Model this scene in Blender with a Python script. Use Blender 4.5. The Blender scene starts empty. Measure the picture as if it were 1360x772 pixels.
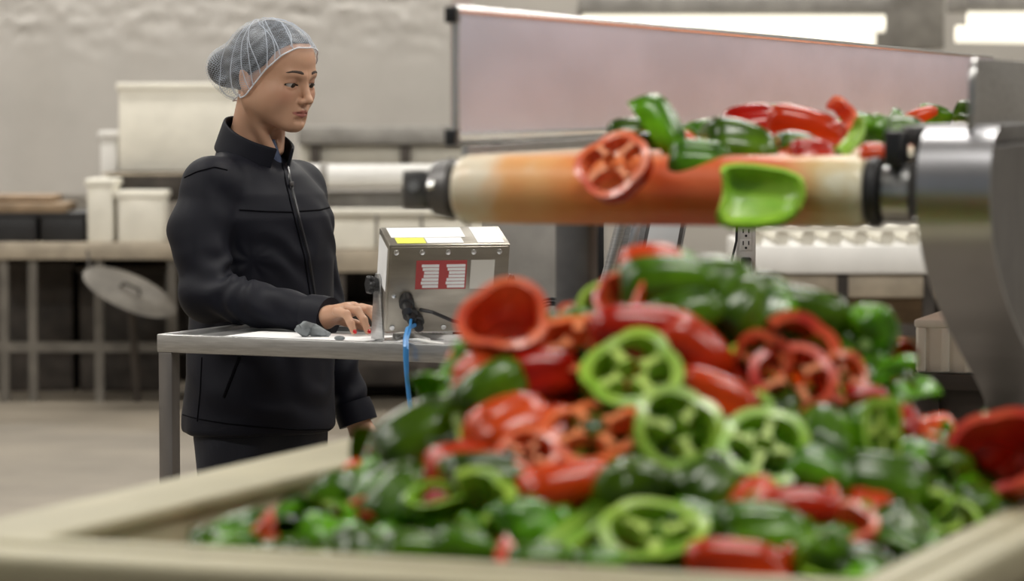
import bpy, bmesh, math, random
import numpy as np
from mathutils import Matrix, Vector, noise
from mathutils.bvhtree import BVHTree

# ------------------------------------------------------------------ camera, light, exposure
R_ = math.radians
scn = bpy.context.scene
COL = scn.collection
FPX = 4300.0                       # focal length in pixels of the 1360 px wide frame
CAM = Vector((0, 0, 1.55)); PITCH = math.atan(257 / FPX)
cam_d = bpy.data.cameras.new('camera'); cam = bpy.data.objects.new('camera', cam_d); COL.objects.link(cam)
cam.location = CAM; cam.rotation_euler = (math.pi / 2 - PITCH, 0, 0)
cam_d.sensor_width = 36; cam_d.lens = FPX / 1360 * 36; cam_d.clip_end = 200
cam_d.dof.use_dof = True; cam_d.dof.focus_distance = 6.9; cam_d.dof.aperture_fstop = 4.3
scn.camera = cam
scn.view_settings.view_transform = 'Standard'; scn.view_settings.look = 'None'
scn.view_settings.gamma = 1; scn.view_settings.use_curve_mapping = False
scn.view_settings.exposure = 0.22
scn.cycles.use_denoising = True
scn.cycles.max_bounces = 6
world = bpy.data.worlds.new('world'); scn.world = world; world.use_nodes = True
world.node_tree.nodes['Background'].inputs[0].default_value = (.86, .93, 1, 1)
world.node_tree.nodes['Background'].inputs[1].default_value = 0.14
LAMP_W = 70

# ------------------------------------------------------------------ helpers
def W(px, py, Y):
    """world point on the ray of pixel (px, py) at world depth Y"""
    a = (px - 680) / FPX; b = -(py - 386) / FPX
    c, s = math.cos(PITCH), math.sin(PITCH)
    d = Vector((a, c + b * s, -s + b * c))
    return CAM + d * (Y / d.y)
def WZ(px, py, z):
    p = W(px, py, 1.0) - CAM
    return CAM + p * ((z - CAM.z) / p.z)
ORG = {}
def thing(name, label, cat, loc=(0, 0, 0), group=None):
    o = bpy.data.objects.new(name, None); COL.objects.link(o); o.location = loc
    o.empty_display_size = .05
    o['label'] = label; o['category'] = cat
    if group: o['group'] = group
    ORG[o.name] = Vector(loc); return o
def tag(o, label, cat, group=None, kind=None):
    o['label'] = label; o['category'] = cat
    if group: o['group'] = group
    if kind: o['kind'] = kind
    return o
class G:
    def __init__(s): s.v = []; s.f = []
    def add(s, v, f):
        n = len(s.v); s.v += [Vector(p) for p in v]; s.f += [tuple(i + n for i in q) for q in f]; return s
    def box(s, c, size, M=None):
        hx, hy, hz = size[0] / 2, size[1] / 2, size[2] / 2; c = Vector(c)
        v = [Vector((x, y, z)) for x in (-hx, hx) for y in (-hy, hy) for z in (-hz, hz)]
        if M is not None: v = [M @ p for p in v]
        return s.add([p + c for p in v], [(0, 1, 3, 2), (4, 6, 7, 5), (0, 4, 5, 1), (2, 3, 7, 6), (0, 2, 6, 4), (1, 5, 7, 3)])
    def bb(s, a, b):
        return s.box([(a[i] + b[i]) / 2 for i in range(3)], [abs(b[i] - a[i]) for i in range(3)])
    def cyl(s, a, b, r, seg=24, r2=None): return s.tube([a, b], [r, r if r2 is None else r2], seg)
    def tube(s, pts, r, seg=10, caps=True):
        pts = [Vector(p) for p in pts]; n = len(pts)
        if not isinstance(r, (list, tuple)): r = [r] * n
        v = []; up = None
        for i in range(n):
            t = (pts[min(i + 1, n - 1)] - pts[max(i - 1, 0)]).normalized()
            if up is None:
                up = Vector((0, 0, 1)) if abs(t.z) < .9 else Vector((1, 0, 0))
            u = (up - t * up.dot(t)).normalized(); up = u; w = t.cross(u)
            v += [pts[i] + (u * math.cos(2 * math.pi * k / seg) + w * math.sin(2 * math.pi * k / seg)) * r[i] for k in range(seg)]
        f = [(i * seg + k, i * seg + (k + 1) % seg, (i + 1) * seg + (k + 1) % seg, (i + 1) * seg + k) for i in range(n - 1) for k in range(seg)]
        if caps: f += [tuple(reversed(range(seg))), tuple(range((n - 1) * seg, n * seg))]
        return s.add(v, f)
    def prism(s, poly, a, b, ax=1):
        """polygon in the two axes other than ax, extruded from a to b along ax"""
        n = len(poly); v = []
        for h in (a, b):
            for p, q in poly: v.append([(h, p, q), (p, h, q), (p, q, h)][ax])
        return s.add(v, [tuple(range(n)), tuple(reversed(range(n, 2 * n)))] + [(i, i + n, (i + 1) % n + n, (i + 1) % n) for i in range(n)])
    def ell(s, c, r, nu=16, nv=10, M=None):
        v = []; f = []; c = Vector(c)
        for j in range(nv + 1):
            ph = math.pi * j / nv
            for i in range(nu):
                th = 2 * math.pi * i / nu
                p = Vector((r[0] * math.sin(ph) * math.cos(th), r[1] * math.sin(ph) * math.sin(th), r[2] * math.cos(ph)))
                v.append(c + (M @ p if M is not None else p))
        for j in range(nv):
            for i in range(nu): f.append((j * nu + i, (j + 1) * nu + i, (j + 1) * nu + (i + 1) % nu, j * nu + (i + 1) % nu))
        return s.add(v, f)
def build(name, g, mat, parent=None, M=None, bevel=0, smooth=None, seg=2, base=True, merge=False):
    vs = g.v if M is None else [M @ p for p in g.v]
    if parent is not None: org = ORG.get(parent.name, Vector((0, 0, 0)))
    else:
        xs = [p.x for p in vs]; ys = [p.y for p in vs]; zs = [p.z for p in vs]
        org = Vector(((min(xs) + max(xs)) / 2, (min(ys) + max(ys)) / 2, min(zs))) if base else Vector((0, 0, 0))
    me = bpy.data.meshes.new(name); me.from_pydata([tuple(p - org) for p in vs], [], g.f)
    bm = bmesh.new(); bm.from_mesh(me)
    if merge: bmesh.ops.remove_doubles(bm, verts=bm.verts, dist=1e-5)
    bmesh.ops.recalc_face_normals(bm, faces=bm.faces)
    if bevel:
        es = [e for e in bm.edges if len(e.link_faces) == 2 and e.calc_face_angle(0) > .5]
        bmesh.ops.bevel(bm, geom=es, offset=bevel, segments=seg, affect='EDGES', profile=.5, clamp_overlap=True)
    bm.to_mesh(me); bm.free()
    if smooth is None: smooth = True
    me.polygons.foreach_set('use_smooth', [smooth] * len(me.polygons))
    if smooth:
        try: me.set_sharp_from_angle(angle=R_(35))
        except Exception: pass
    me.materials.append(mat)
    o = bpy.data.objects.new(name, me); COL.objects.link(o); o.parent = parent
    if parent is None: o.location = org
    ORG[o.name] = org
    return o
def structure(name, g, mat, parent=None, **k):
    o = build(name, g, mat, parent, **k)
    if parent is None: o['kind'] = 'structure'
    return o
def rot(ax, deg): return Matrix.Rotation(R_(deg), 3, ax)

# ------------------------------------------------------------------ materials
def mat(name, col, rough=.5, metal=0, var=0, vscale=8, bump=0, bscale=60, spec=.5, coat=0, sss=0, emit=0, stretch=None, col2=None, sheen=0, rand=0, alpha=1, hue=(-.01, .01)):
    m = bpy.data.materials.new(name); m.use_nodes = True; nt = m.node_tree; N = nt.nodes; L = nt.links
    b = N['Principled BSDF']
    b.inputs['Base Color'].default_value = (*col, 1); b.inputs['Roughness'].default_value = rough
    b.inputs['Metallic'].default_value = metal; b.inputs['Specular IOR Level'].default_value = spec
    b.inputs['Coat Weight'].default_value = coat; b.inputs['Coat Roughness'].default_value = .12
    b.inputs['Sheen Weight'].default_value = sheen; b.inputs['Alpha'].default_value = alpha
    if sss: b.inputs['Subsurface Weight'].default_value = sss; b.inputs['Subsurface Radius'].default_value = (.012, .005, .003); b.inputs['Subsurface Scale'].default_value = 1
    if emit: b.inputs['Emission Color'].default_value = (*col, 1); b.inputs['Emission Strength'].default_value = emit
    tc = N.new('ShaderNodeTexCoord'); vec = tc.outputs['Object']
    if stretch:
        mp = N.new('ShaderNodeMapping'); mp.inputs['Scale'].default_value = stretch; L.new(vec, mp.inputs[0]); vec = mp.outputs[0]
    if var or col2 or rand:
        nz = N.new('ShaderNodeTexNoise'); nz.inputs['Scale'].default_value = vscale; nz.inputs['Detail'].default_value = 4; L.new(vec, nz.inputs['Vector'])
        rp = N.new('ShaderNodeValToRGB')
        c2 = col2 if col2 else tuple(max(0, c * (1 - var)) for c in col)
        c1 = col if col2 else tuple(min(1, c * (1 + var * .6)) for c in col)
        rp.color_ramp.elements[0].position = .35; rp.color_ramp.elements[1].position = .65
        rp.color_ramp.elements[0].color = (*c2, 1); rp.color_ramp.elements[1].color = (*c1, 1)
        L.new(nz.outputs[0], rp.inputs[0]); out = rp.outputs[0]
        if rand:
            oi = N.new('ShaderNodeObjectInfo'); hs = N.new('ShaderNodeHueSaturation')
            mr = N.new('ShaderNodeMapRange'); mr.inputs['To Min'].default_value = 1 - rand; mr.inputs['To Max'].default_value = 1 + rand
            L.new(oi.outputs['Random'], mr.inputs[0]); L.new(mr.outputs[0], hs.inputs['Value']); L.new(out, hs.inputs['Color'])
            mh = N.new('ShaderNodeMapRange'); mh.inputs['To Min'].default_value = .5 + hue[0]; mh.inputs['To Max'].default_value = .5 + hue[1]
            L.new(oi.outputs['Random'], mh.inputs[0]); L.new(mh.outputs[0], hs.inputs['Hue']); out = hs.outputs[0]
        L.new(out, b.inputs['Base Color'])
    if bump:
        bz = N.new('ShaderNodeTexNoise'); bz.inputs['Scale'].default_value = bscale; bz.inputs['Detail'].default_value = 3; L.new(vec, bz.inputs['Vector'])
        bp = N.new('ShaderNodeBump'); bp.inputs['Strength'].default_value = bump; bp.inputs['Distance'].default_value = .01
        L.new(bz.outputs[0], bp.inputs['Height']); L.new(bp.outputs[0], b.inputs['Normal'])
    return m
M = dict(
    floor=mat('concrete_floor', (.215, .185, .145), .55, var=.22, vscale=1.6, bump=.1),
    wall=mat('painted_wall', (.50, .47, .43), .6, var=.08, vscale=.8),
    ceil=mat('ceiling_paint', (.34, .34, .33), .8),
    steel=mat('brushed_steel', (.52, .52, .52), .34, .9, var=.15, vscale=20, stretch=(1, 1, 12), bump=.03),
    steel2=mat('scuffed_guard_steel', (.56, .54, .63), .5, .1, var=.08, vscale=9, stretch=(.25, .25, 1), bump=.04, bscale=40),
    dsteel=mat('dark_steel', (.17, .165, .165), .4, .75, var=.2, vscale=15),
    legsteel=mat('dull_leg_steel', (.20, .185, .175), .4, .7, var=.25, vscale=12, stretch=(1, 1, .3)),
    edge=mat('bright_steel_edge', (.75, .75, .75), .25, .9),
    scalebox=mat('scale_steel', (.40, .37, .32), .35, .85, var=.12, vscale=9, stretch=(1, 1, 5), bump=.02),
    black=mat('black_rubber', (.018, .018, .02), .45, var=.3),
    blackp=mat('black_plastic', (.02, .02, .022), .3),
    bin=mat('cream_plastic', (.38, .345, .225), .5, var=.12, vscale=5, bump=.05, sss=0),
    cream=mat('cream_board', (.84, .81, .72), .5, var=.06),
    white=mat('white_plastic', (.80, .79, .77), .4, var=.04),
    paper=mat('white_paper', (.85, .85, .86), .7),
    yellow=mat('yellow_sticker', (.78, .80, .10), .5),
    redprint=mat('red_print', (.42, .06, .06), .6),
    brown=mat('brown_board', (.30, .21, .13), .6, var=.25),
    tan=mat('tan_steel', (.42, .36, .28), .5, var=.2),
    dark=mat('dark_machinery', (.055, .045, .038), .6, var=.4),
    dim=mat('dim_steel', (.16, .145, .125), .5, .2, var=.25),
    mid=mat('grey_machinery', (.30, .285, .265), .5, .2, var=.2),
    blue=mat('blue_cable', (.05, .26, .62), .4),
    greyrag=mat('grey_rubber', (.20, .22, .23), .55, var=.3, vscale=40),
    screen=mat('white_screen', (.78, .80, .83), .25),
    lamp=mat('lamp_diffuser', (1, .97, .88), .5, emit=5),
    gskin=mat('green_pepper_skin', (.090, .235, .005), .22, var=0, col2=(.015, .050, .0015), vscale=14, coat=0, rand=.6, hue=(-.02, .008), bump=.03, bscale=25, spec=.32),
    gflesh=mat('green_pepper_flesh', (.32, .52, .045), .35, col2=(.19, .39, .02), vscale=25, coat=.2, rand=.2, bump=.08, bscale=50),
    rskin=mat('red_pepper_skin', (.55, .012, .003), .22, col2=(.34, .004, .002), vscale=14, coat=0, spec=.32, hue=(0, .014), rand=.28, bump=.04, bscale=25),
    rflesh=mat('red_pepper_flesh', (.72, .13, .035), .35, col2=(.58, .05, .02), vscale=25, coat=.2, rand=.15, bump=.08, bscale=50),
    gpith=mat('pale_green_pith', (.42, .58, .10), .45), rpith=mat('pale_orange_pith', (.74, .22, .07), .45),
    stem=mat('pepper_stem', (.12, .22, .03), .5),
    jacket=mat('navy_softshell', (.0050, .0056, .0115), .6, bump=.05, bscale=500, spec=.2, sheen=.01),
    seam=mat('navy_stitching', (.003, .003, .005), .85, spec=.08),
    zip=mat('black_zip', (.014, .014, .018), .35),
    denim=mat('dark_navy_denim', (.008, .010, .020), .75, bump=.08, bscale=300),
    hair=mat('dark_brown_hair', (.016, .012, .012), .45, var=.4, vscale=40, stretch=(1, 6, 1)),
    eye=mat('eye_white', (.42, .38, .36), .2), iris=mat('dark_iris', (.02, .012, .008), .15),
    lash=mat('dark_lash', (.012, .008, .007), .6), brow=mat('brown_brow', (.04, .022, .014), .7),
    nail=mat('red_nail_polish', (.60, .012, .02), .15, coat=.5),
    shirt=mat('blue_grey_shirt', (.07, .09, .16), .7),
)
def skin_material():
    m = mat('skin', (.5, .28, .18), .45, sss=.12, bump=.03, bscale=400, spec=.4)
    nt = m.node_tree; a = nt.nodes.new('ShaderNodeVertexColor'); a.layer_name = 'tint'
    nt.links.new(a.outputs[0], nt.nodes['Principled BSDF'].inputs['Base Color']); return m
M['skin'] = skin_material()
def belt_material():
    """cream belt, stained orange by pepper juice across the middle of its width (object x)"""
    m = mat('stained_belt', (.78, .70, .55), .38, coat=.25); nt = m.node_tree; N = nt.nodes; L = nt.links
    tc = N.new('ShaderNodeTexCoord'); sx = N.new('ShaderNodeSeparateXYZ'); L.new(tc.outputs['Object'], sx.inputs[0])
    nz = N.new('ShaderNodeTexNoise'); nz.inputs['Scale'].default_value = 14; nz.inputs['Detail'].default_value = 5; L.new(tc.outputs['Object'], nz.inputs['Vector'])
    ma = N.new('ShaderNodeMath'); ma.operation = 'MULTIPLY_ADD'; ma.inputs[1].default_value = .20; L.new(nz.outputs[0], ma.inputs[0]); L.new(sx.outputs[0], ma.inputs[2])
    mr = N.new('ShaderNodeMapRange'); mr.inputs['From Min'].default_value = -.175; mr.inputs['From Max'].default_value = .375; L.new(ma.outputs[0], mr.inputs[0])
    rp = N.new('ShaderNodeValToRGB'); e = rp.color_ramp.elements
    e[0].position = 0; e[0].color = (.80, .73, .58, 1); e[1].position = 1; e[1].color = (.72, .68, .52, 1)
    for p, c in ((.03, (.80, .70, .54)), (.15, (.80, .42, .17)), (.30, (.76, .26, .07)), (.52, (.62, .10, .025)), (.76, (.60, .13, .04)), (.85, (.64, .30, .12)), (.92, (.58, .40, .18)), (.985, (.66, .58, .38))):
        n = e.new(p); n.color = (*c, 1)
    L.new(mr.outputs[0], rp.inputs[0]); L.new(rp.outputs[0], N['Principled BSDF'].inputs['Base Color']); return m
M['belt'] = belt_material()
def net_material():
    m = bpy.data.materials.new('hairnet_mesh'); m.use_nodes = True; nt = m.node_tree; N = nt.nodes; L = nt.links
    b = N['Principled BSDF']; b.inputs['Base Color'].default_value = (.66, .74, .86, 1); b.inputs['Roughness'].default_value = .6
    uv = N.new('ShaderNodeUVMap'); uv.uv_map = 'net'
    mp = N.new('ShaderNodeMapping'); mp.inputs['Scale'].default_value = (150, 60, 1); mp.inputs['Rotation'].default_value = (0, 0, .6); L.new(uv.outputs[0], mp.inputs[0])
    vo = N.new('ShaderNodeTexVoronoi'); vo.feature = 'DISTANCE_TO_EDGE'; vo.inputs['Scale'].default_value = 1; vo.inputs['Randomness'].default_value = .35; L.new(mp.outputs[0], vo.inputs['Vector'])
    mr = N.new('ShaderNodeMapRange'); mr.inputs['From Min'].default_value = .04; mr.inputs['From Max'].default_value = .16; mr.inputs['To Min'].default_value = .44; mr.inputs['To Max'].default_value = .01; L.new(vo.outputs['Distance'], mr.inputs[0])
    nz = N.new('ShaderNodeTexNoise'); nz.inputs['Scale'].default_value = 14; L.new(uv.outputs[0], nz.inputs['Vector'])
    m2 = N.new('ShaderNodeMath'); m2.operation = 'MULTIPLY_ADD'; m2.inputs[1].default_value = .55; L.new(nz.outputs[0], m2.inputs[0])
    L.new(mr.outputs[0], m2.inputs[2])
    m3 = N.new('ShaderNodeMath'); m3.operation = 'SUBTRACT'; m3.inputs[1].default_value = .24; L.new(m2.outputs[0], m3.inputs[0])
    L.new(m3.outputs[0], b.inputs['Alpha']); return m
M['net'] = net_material()
M['netedge'] = mat('hairnet_elastic', (.80, .83, .90), .6, alpha=.9)
M['pleat'] = mat('hairnet_pleat', (.72, .78, .88), .6, alpha=.38)
M['film'] = mat('plastic_film', (.50, .475, .445), .27, spec=.6, var=.05, vscale=3)

# ------------------------------------------------------------------ the hall
XL, XR, YB, YF, ZC = -9, 11, 23.0, -3.0, 4.9
structure('floor', G().bb((XL, YF, -.1), (XR, YB, 0)), M['floor'])
structure('wall_back', G().bb((XL, YB, 0), (XR, YB + .2, ZC)), M['wall'])
structure('wall_left', G().bb((XL - .2, YF, 0), (XL, YB, ZC)), M['wall'])
structure('wall_right', G().bb((XR, YF, 0), (XR + .2, YB, ZC)), M['wall'])
structure('ceiling', G().bb((XL, YF, ZC), (XR, YB, ZC + .1)), M['ceil'])
k = 0
for iy, y in enumerate((3.2, 7.6, 12.0, 16.4, 20.6)):
    for ix, x in enumerate((-6.5, -2.6, 1.3, 5.2)):
        t = thing('ceiling_light', 'long white fluorescent ceiling fixture hanging in rows under the hall ceiling', 'ceiling light', (x, y, ZC - .22), 'ceiling fixtures of the hall')
        build('housing', G().bb((x - .95, y - .16, ZC - .16), (x + .95, y + .16, ZC - .04)), M['white'], t, bevel=.01)
        build('diffuser', G().bb((x - .9, y - .13, ZC - .20), (x + .9, y + .13, ZC - .16)), M['lamp'], t, bevel=.01)
        for sx in (-.7, .7): build('hanger', G().cyl((x + sx, y, ZC - .05), (x + sx, y, ZC), .008, 8), M['dsteel'], t)
        ld = bpy.data.lights.new('tube_light', 'AREA'); ld.shape = 'RECTANGLE'; ld.size = 1.8; ld.size_y = .28
        ld.energy = LAMP_W; ld.color = (1, .965, .90)
        lo = bpy.data.objects.new('tube_light', ld); COL.objects.link(lo); lo.parent = t; lo.location = (0, 0, .005)

def pbox(name, px0, py0, px1, py1, Y, depth, material, parent=None, bevel=.01):
    """a box whose front face spans a pixel rectangle at depth Y"""
    a = W(px0, py1, Y); b = W(px1, py0, Y)
    return build(name, G().bb((a.x, Y, a.z), (b.x, Y + depth, b.z)), material, parent, bevel=bevel)

# ------------------------------------------------------------------ implicit surfaces (for the person)
def smin(a, b, k):
    h = np.clip(.5 + .5 * (b - a) / k, 0, 1); return b + (a - b) * h - k * h * (1 - h)
def smax(a, b, k): return -smin(-a, -b, k)
def s_sph(P, c, r): return np.sqrt((P[0] - c[0]) ** 2 + (P[1] - c[1]) ** 2 + (P[2] - c[2]) ** 2) - r
def s_ell(P, c, r):
    q = [(P[i] - c[i]) / r[i] for i in range(3)]
    k0 = np.sqrt(q[0] ** 2 + q[1] ** 2 + q[2] ** 2)
    k1 = np.sqrt((q[0] / r[0]) ** 2 + (q[1] / r[1]) ** 2 + (q[2] / r[2]) ** 2) + 1e-6
    return k0 * (k0 - 1) / k1
def s_cap(P, a, b, ra, rb=None):
    rb = ra if rb is None else rb
    a = [float(x) for x in a]; b = [float(x) for x in b]
    d = [b[i] - a[i] for i in range(3)]; L2 = sum(x * x for x in d) + 1e-9
    t = np.clip(sum((P[i] - a[i]) * d[i] for i in range(3)) / L2, 0, 1)
    return np.sqrt(sum((P[i] - a[i] - t * d[i]) ** 2 for i in range(3))) - (ra + (rb - ra) * t)
def spaced(*segs):
    out = [np.arange(a, b, s) for a, b, s in segs]; return np.concatenate(out).astype(np.float32)
class Field:
    def __init__(s, xs, ys, zs):
        s.a = [xs, ys, zs]; s.d = np.full((len(xs), len(ys), len(zs)), 1.0, np.float32)
    def block(s, lo, hi, m):
        sl = tuple(slice(max(0, int(np.searchsorted(s.a[i], lo[i] - m)) - 1), int(np.searchsorted(s.a[i], hi[i] + m)) + 1) for i in range(3))
        P = (s.a[0][sl[0]][:, None, None], s.a[1][sl[1]][None, :, None], s.a[2][sl[2]][None, None, :])
        return sl, P
    def put(s, fn, lo, hi, k=.01):
        sl, P = s.block(lo, hi, k + .025); s.d[sl] = smin(s.d[sl], fn(P), k)
    def cap(s, a, b, ra, rb=None, k=.01):
        r = max(ra, rb or ra)
        s.put(lambda P: s_cap(P, a, b, ra, rb), [min(a[i], b[i]) - r for i in range(3)], [max(a[i], b[i]) + r for i in range(3)], k)
    def sph(s, c, r, k=.01): s.put(lambda P: s_sph(P, c, r), [x - r for x in c], [x + r for x in c], k)
    def mesh(s):
        d = s.d; X, Y, Z = s.a; neg = d < 0
        n = d.shape; acc = {}
        cs = np.zeros((n[0] - 1, n[1] - 1, n[2] - 1), np.int8)
        for i in (0, 1):
            for j in (0, 1):
                for k in (0, 1): cs += neg[i:n[0] - 1 + i, j:n[1] - 1 + j, k:n[2] - 1 + k]
        act = (cs > 0) & (cs < 8); idx = np.argwhere(act); del cs
        vid = np.full(act.shape, -1, np.int32); vid[act] = np.arange(len(idx))
        sm = np.zeros((len(idx), 3)); ct = np.zeros(len(idx))
        I, J, K = idx.T
        for ax in range(3):
            for p in (0, 1):
                for q in (0, 1):
                    o = [[0, p, q], [p, 0, q], [p, q, 0]][ax]; e = list(o); e[ax] = 1
                    d0 = d[I + o[0], J + o[1], K + o[2]]; d1 = d[I + e[0], J + e[1], K + e[2]]
                    m = (d0 < 0) != (d1 < 0); t = np.where(m, d0 / np.where(m, d0 - d1, 1), 0)
                    c0 = np.stack([X[I + o[0]], Y[J + o[1]], Z[K + o[2]]], 1); c1 = np.stack([X[I + e[0]], Y[J + e[1]], Z[K + e[2]]], 1)
                    sm += np.where(m[:, None], c0 + t[:, None] * (c1 - c0), 0); ct += m
        V = sm / ct[:, None]; F = []
        for ax in range(3):
            s0 = [slice(1, -1)] * 3; s1 = [slice(1, -1)] * 3; s0[ax] = slice(0, -1); s1[ax] = slice(1, None)
            a0 = neg[tuple(s0)]; ch = a0 != neg[tuple(s1)]
            e = np.argwhere(ch)
            if not len(e): continue
            off = np.ones(3, int); off[ax] = 0; e = e + off
            flip = d[e[:, 0], e[:, 1], e[:, 2]] >= 0
            b1, b2 = (ax + 1) % 3, (ax + 2) % 3
            def cell(p, q):
                c = e.copy(); c[:, b1] -= p; c[:, b2] -= q; return vid[c[:, 0], c[:, 1], c[:, 2]]
            quad = np.stack([cell(1, 1), cell(0, 1), cell(0, 0), cell(1, 0)], 1)
            quad[flip] = quad[flip][:, ::-1]; F.append(quad)
        return V, np.concatenate(F)
def np_mesh(name, V, F, material, parent, smooth_iter=0):
    org = np.array(ORG[parent.name])
    me = bpy.data.meshes.new(name); me.from_pydata((V - org).tolist(), [], F.tolist())
    if smooth_iter:
        bm = bmesh.new(); bm.from_mesh(me)
        for _ in range(smooth_iter): bmesh.ops.smooth_vert(bm, verts=bm.verts, factor=.5, use_axis_x=True, use_axis_y=True, use_axis_z=True)
        bm.to_mesh(me); bm.free()
    me.polygons.foreach_set('use_smooth', [True] * len(me.polygons)); me.materials.append(material)
    o = bpy.data.objects.new(name, me); COL.objects.link(o); o.parent = parent; ORG[o.name] = Vector(org); return o

# ------------------------------------------------------------------ person: skeleton in world space
PY = 7.05
person = thing('person', 'woman in dark navy zip jacket and white hairnet with hand on steel table', 'person', (W(345, 300, PY).x, PY, 0))
PHB = R_(35); BF = Vector((math.cos(PHB), -math.sin(PHB), 0)); BR = Vector((-math.sin(PHB), -math.cos(PHB), 0))
PHH, PIT = R_(38), R_(9)
HF = Vector((math.cos(PHH) * math.cos(PIT), -math.sin(PHH) * math.cos(PIT), -math.sin(PIT)))
HL = Vector((math.sin(PHH), math.cos(PHH), 0)); HU = HF.cross(HL)
HO = W(363, 103, PY)
def H(f, l, u): return HO + HF * f + HL * l + HU * u
def hloc(P):
    q = [P[i] - HO[i] for i in range(3)]
    return tuple(q[0] * a[0] + q[1] * a[1] + q[2] * a[2] for a in (HF, HL, HU))
EYE = (.0728, .0298, -.001); ER = .0145
def head_sdf(Q):
    f, l, u = Q; u = np.where(u < 0, u * 1.055, u); A = (f, np.abs(l), u)
    d = s_ell(A, (-.014, 0, .030), (.098, .075, .086))
    d = smin(d, s_ell(A, (.018, 0, .045), (.074, .064, .058)), .03)
    d = smin(d, s_ell(A, (.028, 0, -.040), (.062, .056, .066)), .035)
    d = smin(d, s_cap(A, (-.004, .054, -.056), (.064, .016, -.094), .012, .013), .035)
    d = smin(d, s_ell(A, (.077, 0, -.098), (.015, .017, .014)), .022)
    d = smin(d, s_ell(A, (.066, 0, -.066), (.030, .028, .028)), .022)
    d = smin(d, s_sph(A, (.057, .041, -.028), .018), .035)
    d = smin(d, s_sph(A, (.030, .042, -.048), .021), .04)
    d = smin(d, s_cap(A, (.0895, .006, .015), (.078, .040, .019), .0075, .006), .018)
    d = smax(d, -s_ell(A, (.102, .0298, -.003), (.019, .020, .013)), .014)
    # lids
    lid = s_sph(A, EYE, ER + .0016)
    d = smin(d, lid, .006)
    op = s_ell(A, (EYE[0] + .010, EYE[1] + .0012, EYE[2] - .0030), (.018, .0162, .0047))
    d = smax(d, -op, .0015)
    # nose
    d = smin(d, s_cap(A, (.086, 0, .012), (.1065, 0, -.030), .0062, .0080), .012)
    d = smin(d, s_ell(A, (.1095, 0, -.0355), (.0105, .0092, .0082)), .007)
    d = smin(d, s_ell(A, (.0985, .0110, -.0395), (.0105, .0062, .0068)), .006)
    d = smax(d, -s_ell(A, (.1045, .0062, -.0465), (.0055, .0030, .0042)), .003)
    # philtrum, lips
    d = smax(d, -s_cap(A, (.1015, 0, -.047), (.1045, 0, -.056), .0022), .005)
    d = smin(d, s_cap(A, (.0955, .004, -.0615), (.0790, .0248, -.0665), .0050, .0022), .005)
    d = smin(d, s_cap(A, (.0928, 0, -.0727), (.0795, .0215, -.0685), .0062, .0026), .005)
    d = smax(d, -s_cap(A, (.1035, 0, -.0672), (.0835, .0240, -.0672), .0015), .003)
    d = smax(d, -s_cap(A, (.1000, 0, -.0845), (.0930, .012, -.0835), .0042), .010)
    # ears
    ef = f + .012 + (u + .012) * .25; E = (ef, A[1], u)
    ear = s_ell(E, (0, .0755, -.010), (.0165, .0065, .030))
    ear = smax(ear, -s_ell(E, (.003, .084, -.008), (.010, .0075, .020)), .005)
    d = smin(d, ear, .006)
    # neck
    n = s_cap(Q, (-.028, 0, -.045), (-.050, 0, -.18), .050, .048)
    n = smin(n, s_cap(A, (-.02, .058, -.05), (.028, .012, -.165), .012, .012), .02)
    return smin(d, n, .018)

# arms: world joints
R_SH, R_MID, R_EL, R_WR = W(280, 248, 6.91), W(262, 305, 6.87), W(276, 392, 6.82), W(432, 422, 6.655)
L_SH, L_EL, L_WR = W(395, 252, 7.18), W(424, 405, 7.235), W(474, 556, 7.20)
ZT = 1.068                               # table top height
body = Field(spaced((-.80, -.66, .006), (-.66, -.24, .0021)),
             spaced((6.50, 6.73, .0024), (6.73, 6.93, .006), (6.93, 7.16, .0020), (7.16, 7.32, .003)),
             spaced((0.02, .76, .012), (.76, .92, .003), (.92, 1.06, .008), (1.06, 1.16, .0021), (1.16, 1.42, .008), (1.42, 1.70, .0018)))
sl, P = body.block(list(H(0, 0, 0) - Vector((.17, .17, .23))), list(H(0, 0, 0) + Vector((.17, .17, .14))), 0)
body.d[sl] = head_sdf(hloc(P))
BC = Vector((W(346, 300, PY).x, PY, 0))
neckb = H(-.048, 0, -.175)
body.cap(neckb, BC + Vector((0, 0, 1.30)), .048, .08, .03)
body.cap(BC + Vector((0, 0, 1.30)), BC + Vector((0, 0, .90)), .085, .09, .03)
for a, b, r in ((R_SH, R_MID, .036), (R_MID, R_EL, .034), (L_SH, L_EL, .034)): body.cap(a, b, r, r, .02)
body.cap(R_EL, R_WR, .033, .025, .015); body.cap(L_EL, L_WR, .033, .025, .015)
body.cap(BC + Vector((0, 0, 1.34)), R_SH, .05, .04, .03); body.cap(BC + Vector((0, 0, 1.34)), L_SH, .05, .04, .03)
HIP = {}
for s in (-1, 1):
    h = BC + BR * (.085 * s) + Vector((0, 0, .86)); kn = BC + BR * (.09 * s) + BF * .01 + Vector((0, 0, .48)); an = BC + BR * (.09 * s) - BF * .01 + Vector((0, 0, .08))
    HIP[s] = (h, kn, an); body.cap(h, kn, .06, .045, .03); body.cap(kn, an, .045, .03, .02)
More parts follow.
